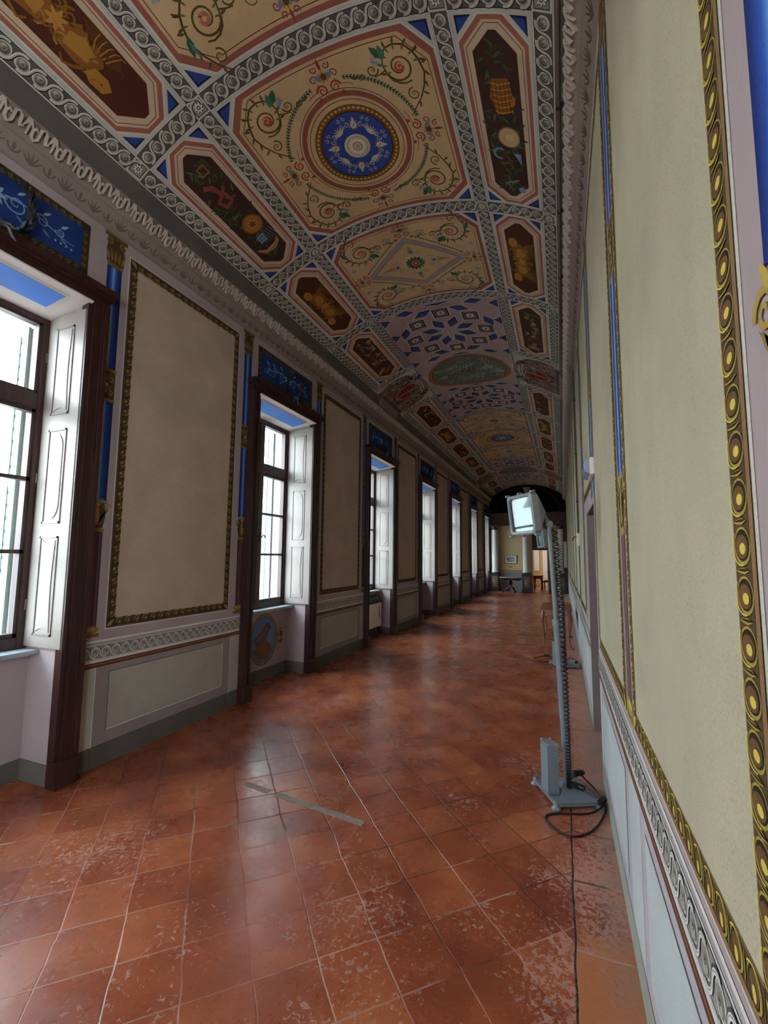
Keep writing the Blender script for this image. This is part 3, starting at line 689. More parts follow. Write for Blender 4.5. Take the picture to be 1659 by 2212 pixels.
def griffin(P, cy, L, sg, w, rnd, lod):
    """winged beast in ochre on brown, tail in scrolls"""
    O, D, Hh = '#85561f', '#5a3414', '#a8762f'
    q = lambda pts: [(a*w, cy+sg*b*L) for a, b in pts]
    body = [(-.25, .02), (-.10, .0), (.12, .06), (.26, .22), (.20, .42), (.02, .52), (-.22, .46), (-.30, .28)]
    P.poly(q(body), O, 7, False); P.poly(q([(-.2, .1), (.05, .1), (.15, .25), (.05, .4), (-.15, .38)]), Hh, 8, False)
    P.poly(q([(.12, .30), (.42, .10), (.46, .34), (.36, .60), (.20, .66), (.08, .52)]), D, 7, False)
    for t in range(5): P.stroke(q([(.12, .34+.04*t), (.28+.03*t, .30+.07*t), (.42, .30+.085*t)]), .010, .006, Hh, 8)
    P.poly(q([(-.28, .40), (-.10, .46), (-.08, .62), (-.20, .72), (-.36, .66), (-.38, .50)]), Hh, 9, False); P.disc(-.24*w, cy+sg*.6*L, .007, D, 10, 6)
    for x, y in ((-.34, .30), (-.10, .10), (.18, .08)): P.stroke(q([(x+.08, y+.08), (x-.05, y), (x-.12, y-.10), (x-.02, y-.16)]), .026, .012, O, 7)
    P.spiral(.20*w, cy-sg*.10*L, .055, 1.6, 0, .016, O, 7, sg, 12); P.spiral(-.18*w, cy-sg*.16*L, .045, 1.5, pi, .014, Hh, 7, -sg, 12)
    for j in range(8 if lod else 3):
        x, y = (rnd.random()-.5)*.7, rnd.random()*.8-.1
        P.leaf(x*w, cy+sg*y*L, rnd.random()*6.3, .05, .016, rnd.choice((O, Hh, D)), 9)

def side_panel(y0, y1, side, kind, lod, seed):
    P = Paint(vault_pt, curved=True, h0=.0004); rnd = random.Random(seed)
    s0, s1 = (1.085, 1.615) if side > 0 else (-1.615, -1.085); b0, b1 = y0+.09, y1-.09
    dark = {'trophy': '#3f2420', 'griffin': '#4d2618', 'figure': '#4a2a1c', 'arms': '#47291c'}[kind]
    side_octagon(P, s0, s1, b0, b1, dark, min(.17, (b1-b0)*.16))
    c, cy, hl = (s0+s1)/2, (b0+b1)/2, (b1-b0)/2-.14
    Q = P.sub(lambda a, b: (c+a, b)); w = .36
    if kind == 'griffin':
        griffin(Q, cy+.02, hl*.9, 1, w, rnd, lod); griffin(Q, cy-.02, hl*.9, -1, w, rnd, lod)
        Q.petals(0, cy, .07, 7, .03, '#b4803a', 9)
    elif kind == 'trophy':
        for j in range(130 if lod == 2 else 40):
            y = cy+(rnd.random()*2-1)*hl*.94; x = (rnd.random()-.5)*.25*(1.1-abs(y-cy)/hl*.45)
            Q.leaf(x, y, rnd.random()*6.3, .085, .022, rnd.choice(('#26381f', '#39502c', '#4f6238', '#20301e', '#2f4630')), 6)
        if side > 0:
            by = cy-hl*.38
            Q.poly([(-.055, by-.14), (.075, by-.15), (.10, by-.02), (.06, by+.13), (-.04, by+.14), (-.085, by)], '#8a5220', 7, False)
            for t in range(6): Q.stroke([(-.075+.004*t, by-.11+.045*t), (0, by-.095+.045*t), (.09, by-.12+.045*t)], .009, .009, '#c48a40', 8)
            for t in range(5): Q.stroke([(-.06+.033*t, by-.13), (-.055+.032*t, by+.12)], .005, .005, '#5a3210', 9)
            Q.disc(.085, by+.02, .035, '#a8682c', 7, 12, ry=.05); Q.disc(.03, cy+hl*.12, .098, '#8e7048', 8, 20); Q.disc(.03, cy+hl*.12, .086, '#c0a070', 9, 20); Q.disc(.03, cy+hl*.12, .05, '#a8885a', 10, 16); Q.disc(.032, cy+hl*.122, .042, '#c8aa7c', 11, 16)
            Q.ring(-.07, cy+hl*.36, .04, .062, '#7285ab', 8, 12, 1.2, 5.4); Q.stroke([(-.03, cy+hl*.3), (.06, cy+hl*.62)], .03, .022, '#5a3a26', 8)
            Q.poly([(.05, cy+hl*.34), (.12, cy+hl*.34), (.12, cy+hl*.52), (.09, cy+hl*.42)], '#6d83b0', 8, False)
            for t in range(6): Q.stroke([(-.06+.022*t, cy+hl*.84-.012*t), (-.06+.022*t, cy+hl*.90-.012*t)], .006, .006, '#7f8798', 9)
            Q.stroke([(-.06, cy+hl*.84), (.08, cy+hl*.76)], .010, .010, '#7f8798', 9); Q.disc(.10, cy+hl*.92, .035, '#6f87b4', 8, 10)
        else:
            Q.stroke([(-.09, cy-hl*.62), (-.02, cy-hl*.56), (.01, cy-hl*.40), (-.07, cy-hl*.34), (-.04, cy-hl*.22), (.05, cy-hl*.26), (.03, cy-hl*.42), (.07, cy-hl*.48)], .05, .03, '#863a3a', 8)
            Q.frame(-.02, .07, cy-hl*.86, cy-hl*.72, .016, '#8a5a2c', 8)
            Q.disc(.03, cy+hl*.22, .115, '#7a4a22', 8, 20); Q.disc(.03, cy+hl*.22, .098, '#a06a34', 9, 20); Q.disc(.03, cy+hl*.22, .05, '#b58248', 10, 14); Q.petals(.03, cy+hl*.22, .05, 7, .02, '#6a3c1a', 11)
            for j in range(9): Q.disc(-.03+.03*(j % 3), cy+hl*(.46+.05*(j//3)), .020, '#5b7398', 8, 8); Q.disc(-.03+.03*(j % 3), cy+hl*(.46+.05*(j//3)), .007, '#b0bed0', 9, 6)
            for j in range(6): Q.stroke([(-.02+.03*j, cy+hl*.40), (.02+.03*j, cy+hl*.62)], .008, .005, '#6c7684', 8)
            Q.poly([(-.14, cy+hl*.62), (-.06, cy+hl*.72), (.08, cy+hl*.70), (.14, cy+hl*.62), (.13, cy+hl*.72), (.05, cy+hl*.80), (-.08, cy+hl*.78)], '#a07058', 9, False)
            Q.stroke([(-.13, cy+hl*.64), (-.04, cy+hl*.74), (.1, cy+hl*.70)], .014, .008, '#c79a84', 10)
    else:
        pal = ('#9a6a2c', '#b98648', '#8d8478', '#7d4526', '#a99a8a') if kind == 'figure' else ('#9a6a2c', '#7c93a6', '#8a3a2a', '#b98648', '#5d6f3a')
        for j in range(34 if lod == 2 else 16):
            y = cy+(rnd.random()*2-1)*hl*.85; x = (rnd.random()-.5)*.24; col = rnd.choice(pal)
            if j % 3 == 0: Q.disc(x, y, .028, col, 7, 8, ry=.05, rot=rnd.random()*3)
            elif j % 3 == 1: Q.spiral(x, y, .04, 1.3, rnd.random()*6, .014, col, 8, 1 if j % 2 else -1, 9)
            else: Q.stroke([(x, y), (x+.03, y+.05), (x+(rnd.random()-.5)*.08, y+.11)], .030, .010, col, 8)
    return P.build('painted_side_panel', M_CEILP, ceiling)

def crest(y0, y1, side, lod):
    """painted coat of arms with crown and mantling between the side panels"""
    P = Paint(vault_pt, curved=True, h0=.0012); cy = (y0+y1)/2; k = (y1-y0)/1.61
    Q = P.sub(lambda u, v: (side*(1.33-u), cy+v*k*side))       # u towards the crown of the vault, v along
    DK, MD, LT = '#33201f', '#6d5450', '#a8938c'
    Q.poly([(-.47, -.62), (-.46, .62), (-.2, .70), (.12, .66), (.36, .42), (.44, .12), (.44, -.12), (.36, -.42), (.12, -.66), (-.2, -.70)], MD, 3, False)
    rnd = random.Random(5)
    for j in range(70 if lod else 34):
        u = -.42+rnd.random()*.78; v = (rnd.random()*2-1)*(.66-max(0, u)*.5)
        if abs(v) < .2 and u > -.25: v = (.3 if v > 0 else -.3)+v
        Q.stroke([(u, v), (u+.05, v+(rnd.random()-.5)*.10), (u+.11, v+(rnd.random()-.5)*.08)], .05, .02, rnd.choice((DK, DK, MD, LT)), 4)
        Q.spiral(u, v, .035+rnd.random()*.03, 1.2, rnd.random()*6, .016, rnd.choice((DK, LT, LT)), 5, 1 if j % 2 else -1, 8)
    for j in range(26 if lod else 12):
        v = -.60+1.2*j/(25 if lod else 11); Q.leaf(-.36, v, pi+rnd.random()*.5-.25, .11, .024, DK, 6); Q.leaf(-.33, v+.02, pi, .10, .012, LT, 7)
    sh = [(-.26, 0), (-.16, -.17), (.02, -.24), (.18, -.23), (.23, -.12), (.19, 0), (.23, .12), (.18, .23), (.02, .24), (-.16, .17)]
    Q.poly([(u*1.10, v*1.10) for u, v in sh], '#c4b2a8', 6, False); Q.poly([(u*1.04, v*1.04) for u, v in sh], DK, 7, False); Q.poly(sh, '#8c2a28', 8, False)
    Q.poly([(.0, -.23), (.18, -.225), (.225, -.12), (.19, -.015), (.0, -.015)], '#6e6358', 9, False)
    for j in range(4): Q.rect(-.03-.045*j, -.01-.045*j, -.20+.03*j, -.03, '#5d1716', 9)
    Q.stroke([(-.26, 0), (.19, 0)], .016, .016, '#c4b2a8', 10)
    for u, v in ((.08, .14), (.10, .07), (-.08, .10)): Q.disc(u, v, .03, '#3d1414', 9, 8)
    Q.poly([(.10, -.2), (.16, -.1), (.06, -.06), (.1, -.12)], '#2d2a26', 10, False)
    # crown
    for v in [i*.06-.24 for i in range(9)]:
        Q.leaf(.30, v, 0, .17 if abs(v) < .2 else .12, .036, DK, 7); Q.leaf(.32, v, 0, .13, .020, '#cbb9ae', 8); Q.disc(.30+.155, v, .014, '#d6c8be', 9, 8)
    Q.poly([(.25, -.26), (.33, -.27), (.36, 0), (.33, .27), (.25, .26), (.28, 0)], '#b5a299', 9, False); Q.stroke([(.29, -.26), (.315, 0), (.29, .26)], .014, .014, DK, 10)
    for sg in (-1, 1): Q.stroke([(.27, sg*.28), (.2, sg*.36), (.1, sg*.38), (.02, sg*.34)], .06, .02, LT, 6); Q.spiral(.2, sg*.36, .06, 1.4, 0, .02, DK, 7, sg, 10)
    return P.build('painted_coat_of_arms', M_CEILP, ceiling)

for i in range(len(RB)-1):
    y0, y1 = RB[i], RB[i+1]; lod = lodof(y0)
    if y0 < -3: lod = 0
    # side panels or coats of arms
    for side in (-1, 1):
        if abs(y0-7.833) < .01 or abs(y0-18.75) < .01: crest(y0, y1, side, lod)
        else: side_panel(y0, y1, side, ('griffin', 'figure', 'griffin', 'trophy', 'griffin', 'figure' if side < 0 else 'arms', '', 'figure', 'griffin', 'figure', 'griffin', 'figure', '', 'griffin', 'figure')[i], lod, 11*i+side)
diamond_panel(-1, .72, 0); diamond_panel(.72, 2.475, 2); medallion_panel(2.475, 4.308, 2); diamond_panel(4.308, 5.993, 2)
star_panel(5.993, 11.36, 1); diamond_panel(11.36, 13.206, 1); medallion_panel(13.206, 15.12, 0); diamond_panel(15.12, 17.03, 0)
star_panel(17.03, 22.2, 0); diamond_panel(22.2, 23.9, 0); medallion_panel(-4.2, -1, 0)
CBW = .155
def cross_band(y, full, lod):
    P = Paint(vault_pt, curved=True, h0=.0008)
    segs = [(-1.64, -1.06), (1.06, 1.64)]+([(-.93, .93)] if full else [])
    for a, b in segs: guilloche(P, a, y, b, y, CBW, 2, lod, ph=.72)
    for s in (-1.71, -.995, .995, 1.71): rosette(P, s, y, .135, 4, lod)
    P.build('guilloche_cross_band', M_CEILP, ceiling)
for i, y in enumerate(RB[1:-1]):
    cross_band(y, not (7 < y < 10 or 18 < y < 21), lodof(y))
def long_band(s, y0, y1, lod, w):
    P = Paint(vault_pt, curved=True, h0=.0008)
    guilloche(P, s, y0+.07, s, y1-.07, w, 2, lod, ph=.74); P.build('guilloche_long_band', M_CEILP, ceiling)
for i in range(len(RB)-1):
    y0, y1 = RB[i], RB[i+1]
    if abs(y0-7.833) < .01 or abs(y0-18.75) < .01: continue
    for s in (-1.715, -.995, .995, 1.715): long_band(s, y0, y1, lodof(y0), .15 if abs(s) > 1.5 else .135)

# ================================================================== STRUCTURE: shell
OP = .675                                     # half width of the window recess
SILL, HEAD = .965, 3.665
XO = -4.18                                    # outer face of the window wall
def wall_boxes(name, boxes, m):
    b = MB()
    for q in boxes: b.box(*q)
    return struct(b.build(name, m))
bx = []; ys = [Y0-.3]
for c in WIN:
    bx.append((XO, XL, ys[-1], c-OP, 0, 6)); ys.append(c+OP)
    bx.append((XO, -3.87, c-OP, c+OP, 0, SILL-.03)); bx.append((XO, XL, c-OP, c+OP, 3.72, 6)); bx.append((XO, -3.93, c-OP, c+OP, HEAD-.02, 3.73))
bx.append((XO, XL, ys[-1], 24.2, 0, 6))
wall_left = wall_boxes('wall_left', bx, M_PLAST)
DY0, DY1, DZ = 3.96, 5.1, 2.15
wall_right = wall_boxes('wall_right', [(XR, XR+.9, Y0-.3, -3.9, 0, 6), (XR, XR+.9, -3.9, -1.45, 0, .9), (XR, XR+.9, -3.9, -1.45, 3.4, 6), (XR, XR+.9, -1.45, DY0, 0, 6), (XR, XR+.9, DY1, 24.2, 0, 6), (XR, XR+.9, DY0, DY1, DZ, 6), (XR+.5, XR+.9, DY0, DY1, 0, DZ)], M_PLAST)
wall_back = wall_boxes('wall_back', [(XO, -2.35, Y0-.5, Y0-.3, 0, 6), (-.95, XR+.9, Y0-.5, Y0-.3, 0, 6), (-2.35, -.95, Y0-.5, Y0-.3, 0, .8), (-2.35, -.95, Y0-.5, Y0-.3, 3.6, 6)], M_PLAST)
b = MB(); b.box(XO, XR+.9, Y0-.5, 31, -.2, 0); floor = struct(b.build('floor', M_FLOOR))

PLAS, PLASL, PLASD = '#aa9b99', '#bdb2ad', '#8d7f7e'
GOLDP = ('#3b2a24', '#55412f', '#6a5334', '#59442a', '#927747', '#20160f')  # window-wall gilding, its backlit shade put into the paint colours
def column_paint(P, y, z0=1.03, lod=1, vz=0, fine=1):
    """painted column: red fluted foot, gilt vase, blue shaft with a knot, capital"""
    w = .07; PA = P
    def shaft(za, zb, cols, hw):
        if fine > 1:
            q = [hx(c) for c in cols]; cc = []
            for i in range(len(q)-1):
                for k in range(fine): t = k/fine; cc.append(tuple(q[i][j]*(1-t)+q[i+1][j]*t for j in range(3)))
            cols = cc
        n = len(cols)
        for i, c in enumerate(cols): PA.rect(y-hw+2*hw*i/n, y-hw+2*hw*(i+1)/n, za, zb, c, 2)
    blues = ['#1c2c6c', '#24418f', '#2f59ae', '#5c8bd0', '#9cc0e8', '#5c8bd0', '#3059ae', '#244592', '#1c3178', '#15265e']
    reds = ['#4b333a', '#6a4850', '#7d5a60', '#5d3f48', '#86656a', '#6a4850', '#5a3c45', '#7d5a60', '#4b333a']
    if z0 < 1.9:
        P.rect(y-.085, y+.085, z0, z0+.03, '#8d7430', 2); P.disc(y, z0+.06, .085, '#a88d3c', 3, 14, ry=.032); P.disc(y-.01, z0+.065, .06, '#cfb558', 4, 12, ry=.015)
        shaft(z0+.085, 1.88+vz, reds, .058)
        P0, P = P, P.sub(lambda a, b: (a, b+vz))
        P.disc(y, 1.895, .07, '#a88d3c', 4, 12, ry=.018)
        P.poly([(y-.05, 1.91), (y+.05, 1.91), (y+.07, 2.0), (y+.06, 2.12), (y-.06, 2.12), (y-.07, 2.0)], '#5f4a28', 4)
        for sg in (-1, 1):
            P.spiral(y+sg*.075, 2.085, .034, 1.5, 0, .014, '#a98c46', 5, sg, 10)
            for t in range(4): P.leaf(y+sg*.012, 1.92+.02*t, pi/2-sg*(.3+.15*t), .12, .026, ('#b79c4e', '#8c7038')[t % 2], 6)
        P.leaf(y, 1.92, pi/2, .20, .04, '#c6ab5a', 7); P.disc(y, 2.10, .02, '#d8c070', 8, 8)
        for t in range(5): P.leaf(y-.05+.025*t, 2.10, pi/2+.5-.25*t, .06, .02, '#b79c4e', 8)
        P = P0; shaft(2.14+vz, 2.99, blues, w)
    z1 = max(z0, 3.24)
    if z0 < 3:
        P.rect(y-.072, y+.072, 2.97, 3.26, '#55442c', 3)
        for z in (2.985, 3.245): P.rect(y-.08, y+.08, z-.012, z+.012, '#a08444', 4)
        for zz in (3.06, 3.17):
            for sg in (-1, 1): P.spiral(y+sg*.035, zz, .036, 1.5, pi/2, .013, '#ab8f4c', 4, sg, 10); P.leaf(y, zz, pi/2+sg*.6, .07, .02, '#8c7038', 4)
        P.disc(y, 3.115, .022, '#c6ab5a', 5, 8)
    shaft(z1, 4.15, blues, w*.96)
    P.disc(y, 4.165, .078, '#8b6c34', 4, 12, ry=.02); P.rect(y-.078, y+.078, 4.18, 4.40, '#5b4628', 3)
    for t in range(5): P.leaf(y-.056+.028*t, 4.19, pi/2+(.24-.12*t), .13, .028, '#8a6d38', 5); P.leaf(y-.056+.028*t, 4.19, pi/2+(.24-.12*t), .10, .012, '#ab8c4c', 6)
    for sg in (-1, 1): P.spiral(y+sg*.065, 4.365, .034, 1.5, pi/2, .013, '#9c7f42', 6, sg, 10)
    P.rect(y-.105, y+.105, 4.40, 4.44, '#705632', 4); P.rect(y-.105, y+.105, 4.425, 4.44, '#9c8048', 5)

def gilt_frame(P, a0, a1, b0, b1, w, fill, lod, pal=GOLDP, pitch=1.3):
    """cream field inside a painted egg-and-dart frame; (a0,a1,b0,b1) is the outer edge"""
    P.rect(a0-.012, a1+.012, b0-.012, b1+.012, '#c6bfb4', 1); P.rect(a0, a1, b0, b1, pal[0], 2)
    P.rect(a0+w-.003, a1-w+.003, b0+w-.003, b1-w+.003, fill, 3)
    eggs(P, a0+w, b0+w/2, a1-w, b0+w/2, w, 4, lod, -1, pal, pitch); eggs(P, a0+w, b1-w/2, a1-w, b1-w/2, w, 4, lod, 1, pal, pitch)
    eggs(P, a0+w/2, b0+w, a0+w/2, b1-w, w, 4, lod, 1, pal, pitch); eggs(P, a1-w/2, b0+w, a1-w/2, b1-w, w, 4, lod, -1, pal, pitch)
    for A in (a0+w/2, a1-w/2):
        for B in (b0+w/2, b1-w/2): P.leaf(A-w*.4*(1 if A < (a0+a1)/2 else -1), B-w*.4*(1 if B < (b0+b1)/2 else -1), atan2(1 if B < (b0+b1)/2 else -1, 1 if A < (a0+a1)/2 else -1), w*1.1, w*.45, pal[4], 8)

def rail_paint(P, a0, a1, lod, gp):
    P.rect(a0, a1, .985, 1.0, '#d6d0ca', 2); P.rect(a0, a1, .967, .985, '#a39a98', 2)
    guilloche(P, a0, .905, a1, .905, .115, 2, lod, pal=gp, ph=.78)
    P.rect(a0, a1, .825, .845, '#d0cac4', 2); P.rect(a0, a1, .785, .825, '#5b3428', 2); P.rect(a0, a1, .803, .813, '#8a5a48', 3)
GPL = dict(bg='#86807c', hi='#cfc9c2', mid='#a29c97', dk='#5a5350', edge='#c2bbb6')
GPR = dict(bg='#8f8c86', hi='#dcd9d2', mid='#aaa7a0', dk='#57524c', edge='#cfcdc8')

def dado_paint(P, a0, a1, field, frame_, strip, skirt):
    P.rect(a0, a1, 0, .785, frame_, 1)
    for A in (a0, a1-.15): P.rect(A, A+.15, .165, .785, strip, 2)
    P.rect(a0+.150, a0+.156, 0, .785, '#d8d2cc', 3); P.rect(a1-.156, a1-.150, 0, .785, '#d8d2cc', 3)
    A, B = a0+.27, a1-.27
    P.rect(A, B, .265, .735, '#5f5350', 3); P.rect(A+.007, B, .265, .728, '#ddd6cf', 4); P.rect(A+.007, B-.007, .272, .728, field, 5)
    P.rect(a0, a1, 0, .165, skirt, 3); P.rect(a0, a1, .163, .168, '#4f4945', 4)

def frieze_paint(P, a0, a1, z, h, dark, lod, mid='#8b7d78'):
    p = .118; n = round((a1-a0)/p); p = (a1-a0)/n
    for k in range(n):
        c = a0+(k+.5)*p
        if k % 2:
            for t in range(-2, 3): P.leaf(c, z-h*.45, pi/2+t*.42, h*.95, .016, dark, 2)
        else:
            P.ring(c, z+h*.10, h*.34, h*.46, dark, 2, 8, pi, 2*pi); P.leaf(c, z-h*.3, pi/2, h*.7, .024, dark, 2)
    P.rect(a0, a1, z+h*.55, z+h*.62, mid, 2); P.rect(a0, a1, z-h*.62, z-h*.55, mid, 2)

FR1, FR2 = [], []
# painted decoration of one pier of the window wall (local Y = 0 at the casing edge)
PW = PER-2*HALF
def pier_parts(lod):
    T = []
    P = Paint(wallL_pt); gilt_frame(P, .215, 1.675, 1.09, 4.335, .078, '#b39f8b', lod, pitch=1.15); T.append(P.build('painted_gilt_panel', M_WALLP))
    for y in (.072, 1.852):
        P = Paint(wallL_pt); column_paint(P, y, lod=lod); P.c = [(v[0]*.62, v[1]*.60, v[2]*.66) for v in P.c]; T.append(P.build('painted_column', M_WALLP))  # column colours scaled down to carry the shade of the backlit wall
    P = Paint(wallL_pt); rail_paint(P, 0, PW, lod, GPL); T.append(P.build('painted_dado_rail', M_WALLP))
    P = Paint(wallL_pt); dado_paint(P, 0, PW, '#a69f94', '#8f8380', '#aba498', '#5f5850'); T.append(P.build('painted_dado', M_WALLP))
    return T
def overdoor(lod):
    P = Paint(wallL_pt); P.rect(-.66, .66, 3.925, 4.365, '#3e2f26', 1)
    eggs(P, -.60, 3.955, .60, 3.955, .05, 2, lod, -1, GOLDP, 1.2); eggs(P, -.60, 4.335, .60, 4.335, .05, 2, lod, 1, GOLDP, 1.2)
    eggs(P, -.63, 3.98, -.63, 4.31, .05, 2, lod, 1, GOLDP, 1.2); eggs(P, .63, 3.98, .63, 4.31, .05, 2, lod, -1, GOLDP, 1.2)
    P.rect(-.60, .60, 3.985, 4.305, '#24408a', 9); W = '#8fa9d6'
    for sg in (-1, 1):
        P.stroke([(sg*x, 4.14+.035*sin(x*9)) for x in [.06*i for i in range(1, 10)]], .016, .006, W, 10)
        for x, r in ((.13, .075), (.30, .05), (.43, .035)):
            P.spiral(sg*x, 4.145, r, 1.5, pi if sg > 0 else 0, .014, W, 11, sg if r != .05 else -sg, 14)
            P.leaf(sg*x, 4.145+r, (0 if sg > 0 else pi)+sg*.7, .08, .022, '#b9cbe8', 12); P.leaf(sg*x, 4.145-r, (0 if sg > 0 else pi)-sg*.6, .08, .022, '#6f8cc4', 12)
        for t in range(4): P.disc(sg*(.40+.04*t), 4.065, .009, '#b9cbe8', 11, 6)
    P.petals(0, 4.14, .08, 7, .035, '#a9bfe4', 12); P.disc(0, 4.14, .024, '#3d5a9c', 13, 8)
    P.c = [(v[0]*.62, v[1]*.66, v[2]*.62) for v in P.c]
    return P.build('painted_overdoor_panel', M_WALLP)
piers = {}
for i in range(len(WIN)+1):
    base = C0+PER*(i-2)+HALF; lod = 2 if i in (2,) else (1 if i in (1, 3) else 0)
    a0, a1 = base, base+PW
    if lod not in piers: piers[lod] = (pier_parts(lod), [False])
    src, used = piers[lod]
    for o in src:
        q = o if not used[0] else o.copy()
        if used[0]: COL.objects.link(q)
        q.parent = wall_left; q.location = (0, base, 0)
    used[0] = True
ovd = {}
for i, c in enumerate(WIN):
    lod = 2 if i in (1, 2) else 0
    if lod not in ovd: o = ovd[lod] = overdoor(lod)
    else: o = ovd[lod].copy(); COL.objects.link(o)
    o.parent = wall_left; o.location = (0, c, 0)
for i in range(8):
    P = Paint(frieze_pt(-1)); frieze_paint(P, -4.2+i*3.51, -4.2+(i+1)*3.51, .068, .10, '#6d5f58', 1); FR1.append(P.build('painted_palmette_frieze', M_WALLP))

# right-hand wall
RGOLD = ('#574229', '#8a6a48', '#a8933f', '#6b4d2c', '#d2bb55', '#2c1f16')
FIELD_R = '#b5ab92'
def right_panel(a0, a1, lod, z0=1.035, z1=4.33, w=.078):
    P = Paint(wallR_pt); gilt_frame(P, a0, a1, z0, z1, w, FIELD_R, lod, RGOLD, .92)
    return P.build('painted_gilt_panel', M_WALLP, wall_right)
right_panel(-1.10, .30, 1);  right_panel(.755, 2.075, 2); right_panel(2.285, 3.80, 1)
right_panel(4.08, 5.50, 0, 2.30)
for k in range(5):
    y = 5.80+k*3.522; right_panel(y, y+1.45, 0); right_panel(y+1.77, y+3.2, 0)
for y in (-1.3, .597, 2.180): 
    P = Paint(wallR_pt); column_paint(P, y, lod=2, vz=-.075, fine=4); P.build('painted_column', M_WALLP, wall_right)
P = Paint(wallR_pt); column_paint(P, 3.94, z0=2.2, lod=1); P.rect(3.87, 4.01, 2.2, 3.0, '#2f59ae', 2); P.rect(3.93, 3.96, 2.2, 3.0, '#8cb2e2', 3); P.rect(4.12, 4.2, 2.2, 2.55, '#24604e', 5); P.build('painted_column', M_WALLP, wall_right)
for k in range(5):
    for dy in (-.15, 1.61):
        P = Paint(wallR_pt); column_paint(P, 5.80+k*3.522+dy, lod=0); P.build('painted_column', M_WALLP, wall_right)
for a0, a1, lod in ((-1.4, 3.955, 2), (5.105, 12, 1), (12, 23.9, 0)):
    P = Paint(wallR_pt); rail_paint(P, a0, a1, lod, GPR); P.build('painted_dado_rail', M_WALLP, wall_right)
for a0, a1 in ((-1.35, .52), (.52, 2.18), (2.18, 3.955)):
    P = Paint(wallR_pt); dado_paint(P, a0, a1, '#b7bcb9', '#b0a9ad', '#b9bdba', '#9d9c90'); P.build('painted_dado', M_WALLP, wall_right)
for k in range(10):
    a0 = 5.105+k*1.8795; P = Paint(wallR_pt); dado_paint(P, a0, a0+1.8795, '#b7bcb9', '#b0a9ad', '#b9bdba', '#9d9c90'); P.build('painted_dado', M_WALLP, wall_right)
for i in range(8):
    P = Paint(frieze_pt(1)); frieze_paint(P, -4.2+i*3.51, -4.2+(i+1)*3.51, .068, .10, '#5d4c40', 1); FR2.append(P.build('painted_palmette_frieze', M_WALLP))
# cornices
def cornice(name, side):
    t = MB(); X = XL if side < 0 else XR; s = 1 if side < 0 else -1
    cove = [(0, 4.735), (.150, 4.735), (.155, 4.76), (.165, 4.80), (.182, 4.85), (.204, 4.897), (.206, 4.95), (0, 5.05)]
    t.sweep([(X+s*a, z) for a, z in cove], Y0, Y1, 0)
    prof = [(0, 4.735), (.150, 4.735), (.150, 4.722), (.135, 4.715), (.120, 4.66), (.085, 4.615), (.075, 4.60), (.075, 4.588), (.069, 4.586), (.004, 4.459), (0, 4.455)]
    t.sweep([(X+s*a, z) for a, z in prof], Y0, Y1, 1)
    if side < 0: t.sweep([(X+s*a, z) for a, z in [(0, 4.462), (.012, 4.458), (.012, 4.447), (0, 4.443)]], Y0, Y1, 1)
    o = struct(t.build(name, [M_COVE, M_MOULD]))
    # carved ribbon-and-leaf enrichment
    def pt(q, v):                               # q along 0..1 across the ovolo, v thickness
        a = Vector((.150, 0, 4.722)); b_ = Vector((.085, 0, 4.612)); n = Vector((.86, 0, -.5))
        p = a.lerp(b_, q)+n*(v+.012*sin(pi*q)); return (X+s*p.x, p.z)
    m_ = MB(); p = .165; n = int((Y1-Y0)/p)
    def quadstrip(pts, w0, w1, th):
        L = []
        N = len(pts)
        for i, (y, q) in enumerate(pts):
            (ya, qa), (yb, qb) = pts[max(0, i-1)], pts[min(N-1, i+1)]; dy, dq = yb-ya, (qb-qa)*.125; l = sqrt(dy*dy+dq*dq) or 1
            w = (w0+(w1-w0)*i/(N-1))/2; L.append((y-dq/l*w, q+dy/l*w/.125, y+dq/l*w, q-dy/l*w/.125))
        vs = []
        for (ya, qa, yb, qb) in L:
            for (yy, qq) in ((ya, qa), (yb, qb)):
                for v in (-.004, th): x, z = pt(qq, v); vs.append((x, yy, z))
        fs = []
        for i in range(len(L)-1):
            k = i*4; j = k+4; fs += [(k+1, k+3, j+3, j+1), (k, k+1, j+1, j), (k+3, k+2, j+2, j+3)]
        fs += [(0, 2, 3, 1), (k+4, k+5, k+7, k+6)]
        m_.add(vs, fs)
    for k in range(n):
        y = Y0+(k+.5)*p
        if y < -1.5: continue
        hi_ = y < 9
        st = 9 if hi_ else 5
        rb = [(-.030, .42), (-.044, .30), (-.060, .48), (-.056, .78), (-.036, .92), (-.018, .76), (-.016, .42), (-.010, .14), (.010, .06), (.026, .20), (.026, .50), (.034, .72), (.046, .60)]
        quadstrip([(y+a_, q_) for a_, q_ in (rb if hi_ else rb[1::2])], .014, .014, .016)
        for a, l in ((0, .85), (.45, .62), (-.45, .62)) if hi_ else ((0, .85),):
            quadstrip([(y+.078+sin(a)*l*.125*t, .02+cos(a)*l*t) for t in (0, .35, .7, 1)], .022, .003, .013)
    m_.build('leaf_enrichment', M_LEAF, o)
    return o
trim_1 = cornice('trim_1', -1); trim_2 = cornice('trim_2', 1)
for o in FR1: o.parent = trim_1
for o in FR2: o.parent = trim_2
b = MB()
for y in (8.64, 19.5): b.box(XL+.10, XL+.212, y-.48, y+.48, 4.75, 4.90, bev=.01)
for y in (8.64, 19.5): b.box(XR-.212, XR-.10, y-.48, y+.48, 4.75, 4.90, bev=.01)
b.build('cove_tablet', M_MOULD, trim_1)

b = MB(); b.box(XO, XR+.9, Y0-.5, 30, 6, 6.2); struct(b.build('roof', M_DARKM))  # unseen slab added to block sky light leaking in over the vault
